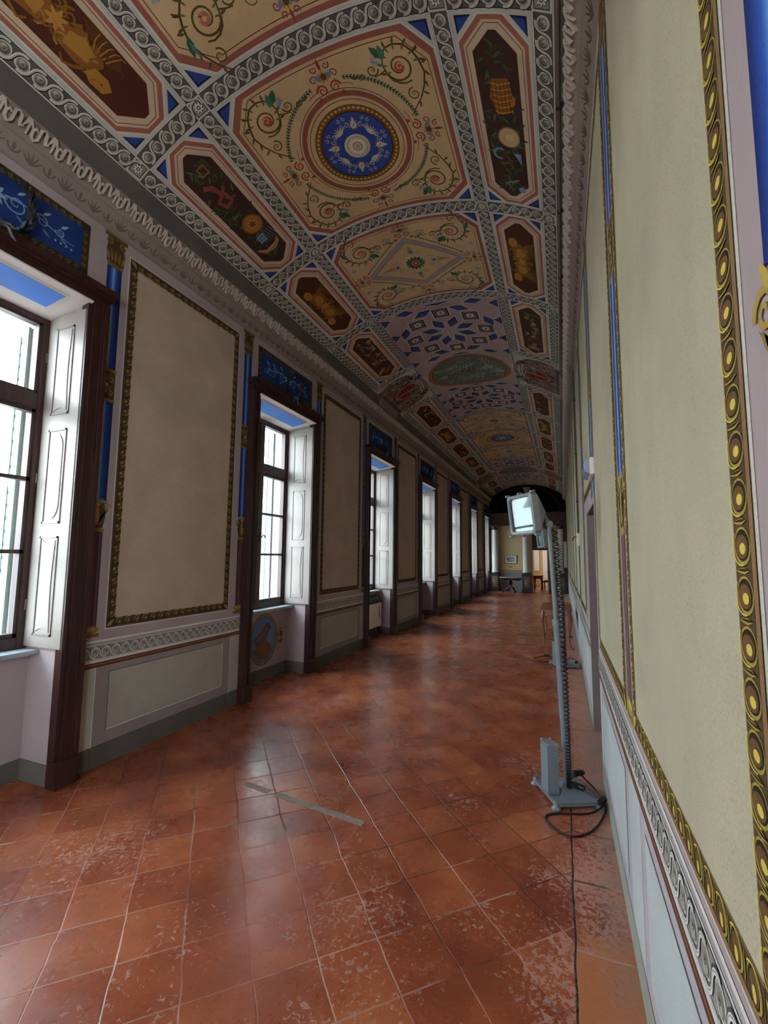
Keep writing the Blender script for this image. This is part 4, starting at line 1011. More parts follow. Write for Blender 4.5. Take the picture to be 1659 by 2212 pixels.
# ================================================================== windows
def panel_lines(b, y, x0, x1, z0, z1, kind):
    """raised moulding and a shaped raised field on the shutter face, facing -Y at y"""
    t = .007
    for (a, c, d, e) in ((x0, x1, z0, z0+.014), (x0, x1, z1-.014, z1), (x0, x0+.014, z0, z1), (x1-.014, x1, z0, z1)): b.box(a, c, y-t, y+.001, d, e, 1)
    i0, i1, j0, j1 = x0+.024, x1-.024, z0+.024, z1-.024; cx, cz = (i0+i1)/2, (j0+j1)/2; hw, hh = (i1-i0)/2, (j1-j0)/2
    pts = []
    if kind == 0:      # concave sided
        for s_, (p, q) in enumerate((((-1, -1), (1, -1)), ((1, -1), (1, 1)), ((1, 1), (-1, 1)), ((-1, 1), (-1, -1)))):
            for k in range(8):
                t_ = k/8; u = p[0]+(q[0]-p[0])*t_; v = p[1]+(q[1]-p[1])*t_; s2 = sin(pi*t_)
                if s_ in (0, 2): v *= 1-.075*s2
                else: u *= 1-.22*s2
                pts.append((cx+u*hw*.97, cz+v*hh*.985))
    else:              # pointed lancet at both ends
        for k in range(9): t_ = k/8; pts.append((cx+hw*.92*sin(t_*pi/2), cz-hh*.96+(1-cos(t_*pi/2))*hh*.35))
        for k in range(9): t_ = 1-k/8; pts.append((cx+hw*.92*sin(t_*pi/2), cz+hh*.96-(1-cos(t_*pi/2))*hh*.35))
        L = pts[1:-1]; pts = pts+[(2*cx-x, z) for x, z in L[::-1]]
    M = Matrix(((1, 0, 0, 0), (0, 0, 1, 0), (0, 1, 0, 0), (0, 0, 0, 1)))
    b.prism(pts, y-.006, y+.001, 0, M)

def make_window(idx, c, side_l=True):
    w = struct(empty(f'window_{idx}', (0, c, 0)))
    # casing
    b = MB(); HW = HALF; top = 3.865
    for sg in (-1, 1):
        e0, e1 = sg*HW, sg*(HW-.16)
        def bb(a, d, x): lo, hi = sorted((e0-sg*a, e0-sg*d)); b.box(XL-.02, XL+x, lo, hi, 0, 3.73)
        bb(0, .030, .085); bb(.030, .045, .070); bb(.045, .105, .060); bb(.105, .120, .072); bb(.120, .160, .055)
        lo, hi = sorted((e0+sg*.006, e1-sg*.004)); b.box(XL-.02, XL+.095, lo, hi, 0, .19, bev=.006)
    for z0, z1, x, ov in ((3.70, 3.725, .055, -.16), (3.72, 3.765, .070, 0), (3.76, 3.78, .080, 0), (3.78, 3.805, .110, .02), (3.805, 3.845, .135, .035), (3.845, 3.865, .125, .03)):
        b.box(XL-.02, XL+x, -HW-ov, HW+ov, z0, z1)
    b.build('casing', M_CASING, w)
    # recess lining: soffit with blue field, skirting
    SL = Matrix.Translation((-3.43, 0, 3.705)) @ Matrix.Rotation(-math.atan(.17), 4, 'Y')
    b = MB(); b.box(-.52, -.002, -OP, OP, -.001, .012, 0, SL)
    for (x0, x1, y1, zz, mi) in ((-.345, -.075, .535, .006, 0), (-.335, -.085, .525, .010, 0), (-.325, -.095, .512, .0125, 1)): b.box(x0, x1, -y1, y1, -zz, 0, mi, SL)
    b.build('soffit_panel', [M_SOFFIT, M_BLUE], w)
    b = MB(); b.box(-3.872, -3.862, -OP, OP, 0, .15); b.box(-3.87, XL, -OP, -OP+.008, 0, .15); b.box(-3.87, XL, OP-.008, OP, 0, .15); b.build('skirting', M_SKIRT, w)
    b = MB(); b.box(-4.20, -3.745, -OP, OP, SILL-.035, SILL, 0, bev=.006); b.build('sill', M_STONE, w)
    # sash frame
    b = MB(); xa, xb = -3.99, -3.92; H0, H1 = SILL, HEAD-.012
    for sg in (-1, 1): lo, hi = sorted((sg*OP, sg*.60)); b.box(xa, xb+.012, lo, hi, H0, H1, bev=.004)
    b.box(xa, xb+.012, -.60, .60, H0, 1.055, bev=.004); b.box(xa, xb+.012, -.60, .60, 3.575, H1, bev=.004)
    b.box(xa, xb+.02, -.60, .60, 2.85, 2.985, bev=.008); b.box(xa, xb+.025, -.05, .05, 1.04, 2.86, bev=.008); b.box(xa, xb+.012, -.045, .045, 2.98, 3.58, bev=.005)
    for sg in (-1, 1):
        for e0, e1 in ((.575, .60), (.05, .075)):
            lo, hi = sorted((sg*e0, sg*e1)); b.box(xa+.01, xb, lo, hi, 1.05, 2.855); b.box(xa+.01, xb, lo, hi, 2.985, 3.575)
        lo, hi = sorted((sg*.05, sg*.60))
        for z0, z1 in ((1.05, 1.085), (2.825, 2.855), (2.985, 3.005), (3.56, 3.578), (1.695, 1.725), (2.27, 2.30)): b.box(xa+.01, xb, lo, hi, z0, z1)
    b.build('sash_frame', M_SASH, w)
    b = MB(); b.box(-3.962, -3.958, -.60, .60, 1.06, 3.57); b.build('glass_pane', M_GLASS, w)
    b = MB(); b.tube([(xb+.03, 0, 1.95), (xb+.06, 0, 1.95), (xb+.07, .02, 1.98), (xb+.075, .05, 1.97), (xb+.07, .06, 1.94)], .008, 6); b.box(xb+.02, xb+.032, -.014, .014, 1.88, 2.02, bev=.003); b.build('espagnolette_handle', M_DARKM, w)
    # folded shutters
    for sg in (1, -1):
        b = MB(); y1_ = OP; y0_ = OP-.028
        b.box(-3.905, -3.475, y0_, y1_, .985, HEAD-.02, 0, bev=.003); b.box(-3.470, -3.458, y0_+.004, y1_, .985, HEAD-.02, 2)  # second box: dark strip standing for the shaded gap beside the casing
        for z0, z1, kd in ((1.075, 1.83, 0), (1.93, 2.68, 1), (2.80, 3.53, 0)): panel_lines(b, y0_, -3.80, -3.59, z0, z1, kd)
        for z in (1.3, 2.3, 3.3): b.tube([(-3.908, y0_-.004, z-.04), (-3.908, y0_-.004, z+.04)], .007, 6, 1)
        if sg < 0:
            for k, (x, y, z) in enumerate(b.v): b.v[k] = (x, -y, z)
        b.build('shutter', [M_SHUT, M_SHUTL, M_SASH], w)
    # outer reveal and green louvred blind folded back
    for sg in (-1, 1):
        b = MB(); Y_ = lambda a, c: sorted((sg*(OP-a), sg*(OP-c)))
        b.box(-4.20, -4.18, *Y_(.03, 0), SILL, 3.62); b.box(-4.30, -4.28, *Y_(.03, 0), SILL, 3.62)
        for k in range(24): b.box(-4.29, -4.19, *Y_(.024, .008), SILL+.06+k*.108, SILL+.14+k*.108)
        for z in (SILL, 2.25, 3.55): b.box(-4.29, -4.19, *Y_(.028, .002), z, z+.08)
        b.box(-4.285, -4.195, *Y_(.020, .012), SILL+.04, 3.58)
        b.build('outer_blind', mat('green_blind_paint', '#6c8a7c', .6), w)
    # daylight portal in the opening
    ld = bpy.data.lights.new('daylight_portal', 'AREA'); ld.shape = 'RECTANGLE'; ld.size = 2.9; ld.size_y = 1.5; ld.cycles.is_portal = True
    lo_ = bpy.data.objects.new('daylight_portal', ld); COL.objects.link(lo_); lo_.parent = w; lo_.location = (-4.4, 0, 2.3); lo_.rotation_euler = (0, -pi/2, 0)
    return w
for i, c in enumerate(WIN): make_window(i+1, c)

# niche painting below the second window in view
P = Paint(lambda y, z, h: (-3.87+h, y, z)); cy, cz = 5.30, .54
P.disc(cy, cz, .315, '#4f3d22', 1, 36, ry=.345); P.disc(cy, cz, .305, '#9c8450', 2, 36, ry=.335); P.disc(cy, cz, .285, '#6b5430', 3, 36, ry=.312); P.disc(cy, cz, .275, '#5f82ad', 4, 36, ry=.302)
P.poly([(cy-.24, cz-.12), (cy-.1, cz-.06), (cy+.05, cz+.0), (cy+.18, cz-.1), (cy+.2, cz-.18), (cy+.08, cz-.27), (cy-.1, cz-.27)], '#7a5844', 5, False)
P.poly([(cy-.22, cz+.02), (cy-.05, cz+.12), (cy+.05, cz+.22), (cy+.13, cz+.20), (cy+.14, cz+.12), (cy+.08, cz+.06), (cy+.02, cz-.05), (cy-.16, cz-.09)], '#6c5148', 6, False)
P.poly([(cy+.12, cz+.17), (cy+.17, cz+.14), (cy+.12, cz+.13)], '#3c2c26', 7); P.disc(cy+.10, cz+.17, .010, '#1d1512', 8, 8)
for t in range(5): P.stroke([(cy-.18+.04*t, cz+.0+.02*t), (cy-.06+.03*t, cz+.03+.03*t)], .012, .004, '#8d6f62', 7)
for t in range(8): P.leaf(cy+.12+.015*t, cz-.08+.02*t, 1.6-.2*t, .10, .02, '#7f8f7c', 6)
for t in range(9): P.petals(cy+.34+.035*(t % 3), cz-.07+.055*(t//3)+.02*(t % 2), .045, 6, .024, ('#8a6f3a', '#b0965a', '#6b5430')[t % 3], 5+t % 3)
for sg in (-1, 1): P.spiral(cy+.34, cz+sg*.14, .06, 1.5, 0, .022, '#9c8450', 6, sg, 12); P.leaf(cy+.33, cz+sg*.06, sg*.5, .12, .04, '#7b6236', 6)
P.build('painted_niche_medallion', M_WALLP, wall_left)

# ================================================================== end screen and the room beyond
END = 23.9
ex0, ex1 = XL, XR
M_YEL = mat('yellow_plaster', '#bda882', .85, noise=.05, nscale=2)
M_MAUD = mat('dark_mauve_plaster', '#5a4240', .8, noise=.1)
M_DARK = mat('dark_void_plaster', '#171417', .9, noise=.2)  # darkness of the upper void put into the wall colour
M_COLW = mat('white_fluted_plaster', '#c3bfbd', .6, noise=.05)
M_PEDB = mat('black_pedestal_frame', '#1c1a1d', .4)
M_PEDP = mat('brown_pedestal_panel', '#7b5e3c', .5, noise=.25, nscale=6)
M_DADO = mat('grey_dado', '#8f8a8c', .8)
M_DOORW = mat('olive_door_paint', '#7d6c50', .5, noise=.08)
b = MB()
b.box(ex0, -1.40, END, END+.3, 0, 3.4, 0); b.box(-.66, ex1, END, END+.3, 0, 3.4, 0); b.box(-1.40, -.66, END, END+.3, 2.08, 3.4, 2)
b.box(ex0, ex1, END-.06, END+.35, 3.35, 3.98, 1); b.box(ex0, ex1, END-.12, END, 3.90, 3.98, 1); b.box(ex0, ex1, END-.09, END, 3.33, 3.40, 1)
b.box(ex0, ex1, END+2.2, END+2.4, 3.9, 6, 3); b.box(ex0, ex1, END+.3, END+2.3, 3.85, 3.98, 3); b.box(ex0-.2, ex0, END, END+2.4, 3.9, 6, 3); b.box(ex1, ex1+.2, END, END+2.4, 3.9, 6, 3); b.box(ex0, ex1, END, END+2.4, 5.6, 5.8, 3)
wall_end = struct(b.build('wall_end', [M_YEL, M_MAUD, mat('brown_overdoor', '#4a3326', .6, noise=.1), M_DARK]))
b = MB(); b.box(-3.02, -1.90, END-.012, END, 0, .95, 0); b.box(-3.02, -1.90, END-.03, END, .95, .99, 0); b.box(-3.02, -1.90, END-.025, END, .72, .76, 0); b.box(-3.02, -1.90, END-.02, END, 1.02, 1.06, 1)
b.box(-2.98, -2.96, END-.01, END, 1.06, 3.33, 1); b.box(-3.02, -1.9, END-.02, END, 0, .14, 0); b.build('dado', [M_DADO, mat('gilt_line', '#8a7336', .6)], wall_end)
# arch ribs and keystone in the dark tympanum
b = MB(); cxa, zr = XC, 3.98
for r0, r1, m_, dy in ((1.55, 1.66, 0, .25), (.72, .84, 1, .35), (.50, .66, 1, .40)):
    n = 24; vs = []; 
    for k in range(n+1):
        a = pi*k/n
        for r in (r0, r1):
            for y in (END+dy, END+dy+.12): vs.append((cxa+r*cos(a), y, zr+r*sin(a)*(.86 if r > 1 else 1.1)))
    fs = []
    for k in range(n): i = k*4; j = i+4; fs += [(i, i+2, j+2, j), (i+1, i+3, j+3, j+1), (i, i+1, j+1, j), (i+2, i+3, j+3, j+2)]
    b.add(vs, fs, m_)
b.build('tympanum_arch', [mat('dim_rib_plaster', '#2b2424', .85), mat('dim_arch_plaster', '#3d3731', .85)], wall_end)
b = MB(); M = Matrix.Translation((-1.62, END+.2, 0)) @ Matrix.Rotation(pi/2, 4, 'X')
b.prism([(-.17, 5.30), (.17, 5.30), (.13, 5.12), (.06, 5.05), (.03, 4.86), (-.03, 4.86), (-.06, 5.05), (-.13, 5.12)], -.12, .18, 0, M)
b.build('keystone', mat('keystone_plaster', '#a8967f', .8), wall_end)
def column(x, ped=True, label=''):
    c = struct(empty('column', (x, END-.25, 0)))
    b = MB(); b.lathe([(.20, .95), (.20, 1.0), (.185, 1.02), (.19, 1.05), (.178, 1.07), (.180, 1.9)], 32, 0, caps=False); b.lathe([(.180, 1.9), (.176, 2.4), (.165, 3.1), (.158, 3.18)], 64, 0, flute=.10, fn=16, caps=False)
    b.build('shaft', M_COLW, c)
    b = MB(); b.lathe([(.16, 3.10), (.18, 3.12), (.17, 3.15), (.21, 3.24), (.22, 3.27)], 24, 0); b.box(-.23, .23, -.23, .23, 3.27, 3.34, 0); b.build('capital', M_PEDB, c)
    b = MB(); b.lathe([(.23, .88), (.235, .91), (.225, .94), (.20, .955)], 24, 0); b.box(-.24, .24, -.24, .24, .80, .885, 0, bev=.01); b.box(-.24, .24, -.24, .24, 0, .14, 0, bev=.01); b.box(-.21, .21, -.21, .21, .14, .80, 0)
    b.box(-.15, .15, -.216, -.20, .18, .77, 1); b.lathe([(.001, .24), (.07, .32), (.10, .42), (.075, .54), (.001, .72)], 20, 2, M=Matrix.Translation((0, -.216, 0)) @ Matrix.Diagonal((1, .12, 1, 1)))
    b.build('pedestal', [M_PEDB, M_PEDP, mat('pale_lozenge', '#8d7c78', .5)], c)
    return c
column(-1.66); column(-.02); column(-3.22)
b = MB(); b.box(.075, XR-.002, END-.55, END, 0, 3.35, 0); b.build('side_pier', mat('brown_pier', '#3d2622', .6), wall_end)
b = MB(); b.box(.082, .215, END-.575, END-.552, 1.24, 2.48, 0); o = b.build('paper_poster', mat('white_paper', '#c9c6bd', .7)); tag(o, 'tall narrow white sheet hanging on the brown pier in the far right corner', 'poster')
# room beyond the doorway
b = MB(); b.box(-2.2, .6, 29.5, 29.7, 0, 3.6, 0); b.box(-2.4, -2.2, END+.3, 29.7, 0, 3.6, 0); b.box(.6, .8, END+.3, 29.7, 0, 3.6, 0); b.box(-2.4, .8, END+.3, 29.7, 3.6, 3.7, 0)
b.box(-1.12, -.86, 29.42, 29.5, 0, 2.2, 1); b.box(-1.62, -1.32, 29.42, 29.5, .9, 2.4, 1)
wall_far = struct(b.build('wall_far', [mat('ochre_room_plaster', '#c2a566', .8), mat('white_jamb_paint', '#dcdcd8', .6)]))
ld = bpy.data.lights.new('far_room_daylight', 'AREA'); ld.shape = 'RECTANGLE'; ld.size = 1.6; ld.size_y = 2.0; ld.energy = 22; ld.color = (.9, .95, 1)
lo_ = bpy.data.objects.new('far_room_daylight', ld); COL.objects.link(lo_); lo_.location = (-2.15, 27, 1.9); lo_.rotation_euler = (0, -pi/2, 0)
d = struct(empty('door_2', (-.66, END, 0))); b = MB(); b.box(0, .035, -.42, 0, .01, 2.06, 0, bev=.004)
for z0, z1 in ((.15, .9), (1.05, 1.95)): b.box(-.006, .0, -.35, -.07, z0, z1, 0)
b.build('leaf', M_DOORW, d); b = MB(); b.tube([(-.01, -.36, 1.0), (-.05, -.36, 1.0), (-.06, -.30, 1.0)], .012, 8); b.box(-.015, 0, -.385, -.335, .92, 1.1); b.build('handle', M_BLK, d)
# door opening in the right wall
d = struct(empty('door_1', (XR, DY0, 0))); b = MB(); b.box(.46, .50, 0, DY1-DY0, 0, DZ, 0); b.build('leaf', mat('mauve_door_paint', '#7d6e6e', .6), d)
b = MB(); b.box(.002, .46, DY1-DY0-.006, DY1-DY0, 0, DZ, 0); b.box(.002, .46, 0, DY1-DY0, DZ-.006, DZ, 0); b.box(.002, .46, 0, .006, 0, DZ, 0); b.build('reveal', mat('mauve_reveal_paint', '#8a7b7b', .75, noise=.05), d)

# unseen windows added behind the camera for fill light, right and back walls
def added_fill_window(idx, loc, rz, W2, z0, z1, pw):
    w = struct(empty(f'window_{idx}', loc, rz)); b = MB()
    for x0, x1, a, c in ((-W2, -W2+.07, z0, z1), (W2-.07, W2, z0, z1), (-W2, W2, z0, z0+.07), (-W2, W2, z1-.07, z1), (-.03, .03, z0, z1)): b.box(x0, x1, -.04, .04, a, c)
    b.build('sash_frame', M_SASH, w)
    b = MB(); b.box(-W2, W2, -.003, .003, z0, z1); b.build('glass_pane', M_GLASS, w)
    ld = bpy.data.lights.new('daylight_portal', 'AREA'); ld.shape = 'RECTANGLE'; ld.size = 2*W2; ld.size_y = z1-z0; ld.cycles.is_portal = True
    o = bpy.data.objects.new('daylight_portal', ld); COL.objects.link(o); o.parent = w; o.location = (0, .1, (z0+z1)/2); o.rotation_euler = (pi/2, 0, 0)
    return w
added_fill_window(9, (XR+.45, -2.675, 0), -pi/2, 1.225, .9, 3.4, 0)
added_fill_window(10, (-1.65, Y0-.4, 0), pi, .70, .8, 3.6, 0)

# ================================================================== things
def rotz(M, a): return M @ Matrix.Rotation(a, 4, 'Z')
def floodlight(origin, scale_h, head_loc, head_yaw, head_tilt, ang, label, coil_side=1, top=None):
    """stand-mounted work light: four-footed base, ballast box, slim mast, big aluminium head, coiled lead"""
    ox, oy = origin
    t = tag(empty('floodlight_stand', (ox, oy, 0), ang), label, 'floodlight', 'floodlights on stands along the right wall')
    hw, hd = .165, .18
    b = MB(); b.box(-hw, hw, -hd, hd, .030, .040, 0, bev=.003); b.box(-hw, -hw+.012, -hd, hd, .022, .045, 0); b.box(hw-.012, hw, -hd, hd, .018, .036, 0); b.box(-hw, hw, -hd, -hd+.01, .018, .036, 0)
    ax, ay, az = -.01, .015, .085
    for (p, q) in (((-hw+.02, -hd), (hw, -hd)), ((hw, -hd), (hw, hd)), ((hw, hd), (.0, hd)), ((.0, hd), (-.03, -.0)), ((-.03, 0), (-hw+.02, -hd))):
        b.add([(p[0], p[1], .040), (q[0], q[1], .040), (ax, ay, az)], [(0, 1, 2)])
    b.build('base_plate', M_GREYP, t)
    for sx in (-1, 1):
        for sy in (-1, 1):
            b = MB(); b.lathe([(.030, 0), (.034, .006), (.028, .012), (.018, .02), (.018, .045), (.014, .055)], 16, 0, Matrix.Translation((sx*(hw-.01), sy*(hd-.01), 0))); b.build('foot', M_GREYP, t)
    b = MB(); b.box(-.160, -.078, -.068, .055, .042, .362, 0, bev=.004); bo = b.build('ballast_box', M_GREYP, t)
    b = MB(); b.box(-.163, -.075, -.071, .058, .362, .375, 0, bev=.004)
    for x in (-.153, -.085):
        for y in (-.062, .049): b.lathe([(.008, .374), (.008, .380), (.004, .383)], 8, 0, Matrix.Translation((x, y, 0)))
    b.build('lid', M_ALU, bo)
    inv = (Matrix.Translation((ox, oy, 0)) @ Matrix.Rotation(ang, 4, 'Z')).inverted()
    hl = inv @ Vector(head_loc); tp = inv @ Vector(top)
    bot = Vector((.022, .01, .04)); 
    b = MB(); md = bot.lerp(tp, .62); b.tube([bot, md], .024, 12); b.tube([md, tp], .017, 12); b.tube([bot, bot.lerp(tp, .02)], .034, 12); b.tube([bot.lerp(tp, .61), bot.lerp(tp, .635)], .029, 12)
    b.build('mast', M_GREYP, t)
    # head
    n = Vector((cos(head_yaw-ang)*cos(head_tilt), sin(head_yaw-ang)*cos(head_tilt), sin(head_tilt))); u = Vector((sin(head_yaw-ang), -cos(head_yaw-ang), 0)); v = n.cross(u)
    if v.z < 0: v = -v
    M = Matrix.Identity(4)
    for i in range(3): M[i][0], M[i][1], M[i][2], M[i][3] = u[i], v[i], n[i], hl[i]
    W2, H2 = .170*scale_h, .155*scale_h
    def rr(w, h, z, c=.02): return [(-w+c, -h, z), (w-c, -h, z), (w, -h+c, z), (w, h-c, z), (w-c, h, z), (-w+c, h, z), (-w, h-c, z), (-w, -h+c, z)]
    def loft(b, rings, mi=0, cap=True):
        vs = [p for r in rings for p in r]; k = 8
        fs = [(i*k+j, i*k+(j+1) % k, (i+1)*k+(j+1) % k, (i+1)*k+j) for i in range(len(rings)-1) for j in range(k)]
        if cap: fs += [tuple(range(k)), tuple(range((len(rings)-1)*k, len(rings)*k))]
        b.add(vs, fs, mi, False, M)
    b = MB(); loft(b, [rr(W2*.97, H2*.97, -.03), rr(W2*.97, H2*.97, -.055), rr(W2*.46, H2*.36, -.155), rr(W2*.24, H2*.16, -.195), rr(W2*.16, H2*.10, -.205)])
    hd_ = b.build('lamp_housing', M_ALU, t)
    b = MB(); q = [rr(W2, H2, -.028), rr(W2, H2, 0), rr(W2*.93, H2*.92, .006), rr(W2*.86, H2*.84, .002), rr(W2*.84, H2*.82, -.015)]; loft(b, q, 0, False)
    for sx in (-1, 0, 1):
        for sy in (-1, 1): b.lathe([(.010, -.03), (.012, -.02), (.012, .004), (.006, .010)], 10, 0, M @ Matrix.Translation((sx*W2*.98, sy*(H2+.004), 0)))
    b.build('front_frame', M_ALU, hd_)
    b = MB(); loft(b, [rr(W2*.84, H2*.82, -.016), rr(W2*.84, H2*.82, -.012)]); b.build('front_glass', glass_mat('lamp_glass', (.80, .88, .88), .028) if 'lg' not in MATS else MATS['lg'], hd_)
    MATS['lg'] = bpy.data.objects[hd_.children[-1].name].data.materials[0] if hd_.children else M_GLASS
    b = MB(); loft(b, [rr(W2*.83, H2*.81, -.020), rr(W2*.80, H2*.78, -.028), rr(W2*.52, H2*.46, -.10)], 0, False); b.box(-W2*.5, W2*.5, -H2*.46, H2*.46, -.105, -.10, 0, M)
    b.box(-W2*.62, W2*.62, -H2*.62, -H2*.5, -.05, -.03, 1, M); b.box(-.035, .035, -H2*.44, H2*.44, -.095, -.088, 1, M)
    b.build('reflector', [M_REFL, mat('reflector_shade', '#31393e', .5)], hd_)
    b = MB(); b.tube([M @ Vector((0, -H2*.52, -.075)), M @ Vector((0, H2*.5, -.075))], .014, 10); b.build('bulb', mat('bulb_glass', '#c8d2d2', .1), hd_)
    # pivot
    b = MB(); pv = tp+Vector((0, 0, .03)); back = M @ Vector((0, -H2*.05, -.20))
    b.tube([back, pv], .014, 8); b.lathe([(.022, -.012), (.026, -.008), (.026, .008), (.022, .012)], 18, 0, Matrix.Translation(pv) @ Matrix.Rotation(pi/2, 4, 'X')); b.tube([tp, pv], .012, 8)
    b.build('pivot', M_ALU, t)
    # coiled lead beside the mast
    b = MB(); a0 = tp+Vector((.03, -.02, -.01)); a1 = bot+Vector((-.015, -.045, .03)); zax = (a1-a0).normalized(); e1 = zax.orthogonal().normalized(); e2 = zax.cross(e1); pts = []
    turns = 62; N = turns*9
    for k in range(N+1):
        s_ = k/N; tt = 1-(1-s_)**1.45; sag = .035*sin(pi*min(1, s_*1.0))*.6; ph = 2*pi*turns*s_
        r = .020*(1-.25*s_); c = a0.lerp(a1, tt)+Vector((.018*sin(pi*tt), 0, 0)); pts.append(c+e1*r*cos(ph)+e2*r*sin(ph))
    b.tube(pts, .0052, 5); b.build('coiled_lead', M_BLK, t)
    return t
FL1 = floodlight((-.020, 3.665), 1.0, (-.287, 3.57, 2.026), 3.7894, -.112, .459, 'large grey floodlight on a mast nearest the camera, glass head facing the windows', top=(-.085, 3.68, 1.93))
FL2 = floodlight((-.02, 7.85), 1.0, (-.330, 7.80, 2.02), 3.50, -.10, .35, 'farther grey floodlight on a stand just before the wooden side table', top=(-.075, 7.87, 1.93))

def cable(par, pts, r, plug):
    bpy.context.view_layer.update(); inv = par.matrix_world.inverted(); pts = [inv @ Vector(p) for p in pts]
    # smooth the control points
    P3 = [Vector(p) for p in pts]; out = []
    for i in range(len(P3)-1):
        p0, p1, p2, p3 = P3[max(i-1, 0)], P3[i], P3[i+1], P3[min(i+2, len(P3)-1)]
        for k in range(6):
            t_ = k/6; out.append(.5*((2*p1)+(-p0+p2)*t_+(2*p0-5*p1+4*p2-p3)*t_*t_+(-p0+3*p1-3*p2+p3)*t_**3))
    out.append(P3[-1]); b = MB(); b.tube(out, r, 8); o = b.build('power_lead', M_BLK, par)
    for q, a in plug:
        b = MB(); M = inv @ Matrix.Translation(q) @ Matrix.Rotation(a, 4, 'Z'); b.box(-.03, .03, -.018, .018, -.018, .018, 0, M, bev=.006); b.lathe([(.016, 0), (.02, .01), (.02, .03), (.012, .045)], 12, 0, M @ Matrix.Rotation(pi/2, 4, 'Y') @ Matrix.Translation((0, 0, .02)))
        b.build('plug', M_BLK, o)
    return o
cable(FL1, [(.02, 3.72, .10), (.07, 3.86, .085), (.12, 3.80, .07), (.19, 3.73, .03), (.225, 3.62, .008), (.222, 3.52, .006), (.16, 3.325, .006), (.08, 3.199, .006), (-.005, 3.149, .006), (-.096, 3.192, .006), (-.149, 3.29, .006), (-.116, 3.36, .006), (-.002, 3.408, .006), (.08, 3.44, .006), (.15, 3.49, .008), (.21, 3.54, .03)], .006,
      [((.055, 3.83, .095), .6), ((.045, 3.62, .10), -.4), ((.205, 3.57, .045), 1.2)])
cable(FL2, [(.02, 8.0, .05), (-.15, 8.12, .008), (-.30, 8.02, .006), (-.45, 8.05, .006), (-.49, 8.22, .006), (-.38, 8.42, .006), (-.26, 8.40, .02), (-.1, 8.2, .03), (.0, 8.15, .05), (.10, 8.32, .03), (.16, 8.2, .03), (.17, 7.98, .03)], .006,
      [((-.30, 8.40, .03), -.2), ((.165, 8.0, .04), 1.3)])

# cabriole-legged side table
t = tag(empty('side_table', (-.135, 9.93, 0)), 'red-brown wooden side table with curved legs against the right wall', 'table')
b = MB(); b.box(-.27, .27, -.75, .75, .695, .72, 0, bev=.008); b.box(-.285, .285, -.765, .765, .700, .712, 0, bev=.005); b.build('table_top', M_TABLE, t)
b = MB()
for y in (-.69, .69):
    pl = [(-.235, .70), (.235, .70), (.235, .60)]+[(.235-.47*k/16, .60+.045*sin(pi*k/16)-.012*abs(sin(3*pi*k/16))) for k in range(1, 16)]+[(-.235, .60)]
    b.prism(pl, -.012, .012, 0, Matrix.Translation((0, y, 0)) @ Matrix.Rotation(pi/2, 4, 'X'))
for x in (-.225, .225): b.box(x-.012, x+.012, -.69, .69, .60, .70)
b.build('apron', M_TABLE, t)
for sx in (-1, 1):
    for sy in (-1, 1):
        b = MB(); pr = [(.00, .70, .026), (.008, .64, .034), (.022, .58, .036), (.026, .52, .031), (.018, .42, .024), (.004, .30, .019), (-.004, .20, .016), (.0, .11, .014), (.016, .05, .014), (.034, .022, .020), (.040, .008, .016)]
        b.tube([(sx*(.225+d*1.0), sy*(.68+d*.9), z) for d, z, r in pr], [r for *_, r in pr], 10); b.lathe([(.014, 0), (.022, .010), (.020, .030), (.008, .042)], 10, 0, Matrix.Translation((sx*.275, sy*.725, 0))); b.build('leg', M_TABLE, t)

# pedestal table at the end wall
t = tag(empty('pedestal_table', (-2.36, 22.9, 0)), 'dark carved pedestal table under the small framed picture on the end wall', 'table')
b = MB(); b.lathe([(.001, .70), (.52, .70), (.55, .705), (.56, .72), (.55, .735), (.001, .74)], 40, 0, Matrix.Diagonal((1, .75, 1, 1))); b.build('table_top', mat('polished_top', '#9b8a84', .15), t)
b = MB()
for k in range(24):
    a = 2*pi*k/24; a2 = 2*pi*(k+1)/24; h1 = .07+.035*abs(sin(2*a)); h2 = .07+.035*abs(sin(2*a2))
    b.add([(.5*cos(a), .375*sin(a), .70), (.5*cos(a2), .375*sin(a2), .70), (.5*cos(a2), .375*sin(a2), .70-h2), (.5*cos(a), .375*sin(a), .70-h1), (.48*cos(a), .36*sin(a), .70), (.48*cos(a2), .36*sin(a2), .70), (.48*cos(a2), .36*sin(a2), .70-h2), (.48*cos(a), .36*sin(a), .70-h1)], [(0, 1, 2, 3), (4, 5, 6, 7), (3, 2, 6, 7)])
b.build('apron', M_DKW, t)
b = MB(); b.lathe([(.05, .22), (.09, .25), (.06, .29), (.045, .34), (.075, .42), (.085, .48), (.05, .56), (.045, .62), (.08, .68), (.10, .70)], 20, 0); b.build('pedestal', M_DKW, t)
for k in range(3):
    a = -pi/2+.5+k*2*pi/3; b = MB(); b.tube([(cos(a)*r, sin(a)*r, z) for r, z in ((.03, .26), (.10, .24), (.20, .17), (.29, .07), (.36, .03), (.40, .035))], [.045, .045, .038, .030, .026, .034], 10); b.lathe([(.026, 0), (.03, .02), (.02, .035)], 10, 0, Matrix.Translation((cos(a)*.385, sin(a)*.385, 0))); b.build('leg', M_DKW, t)

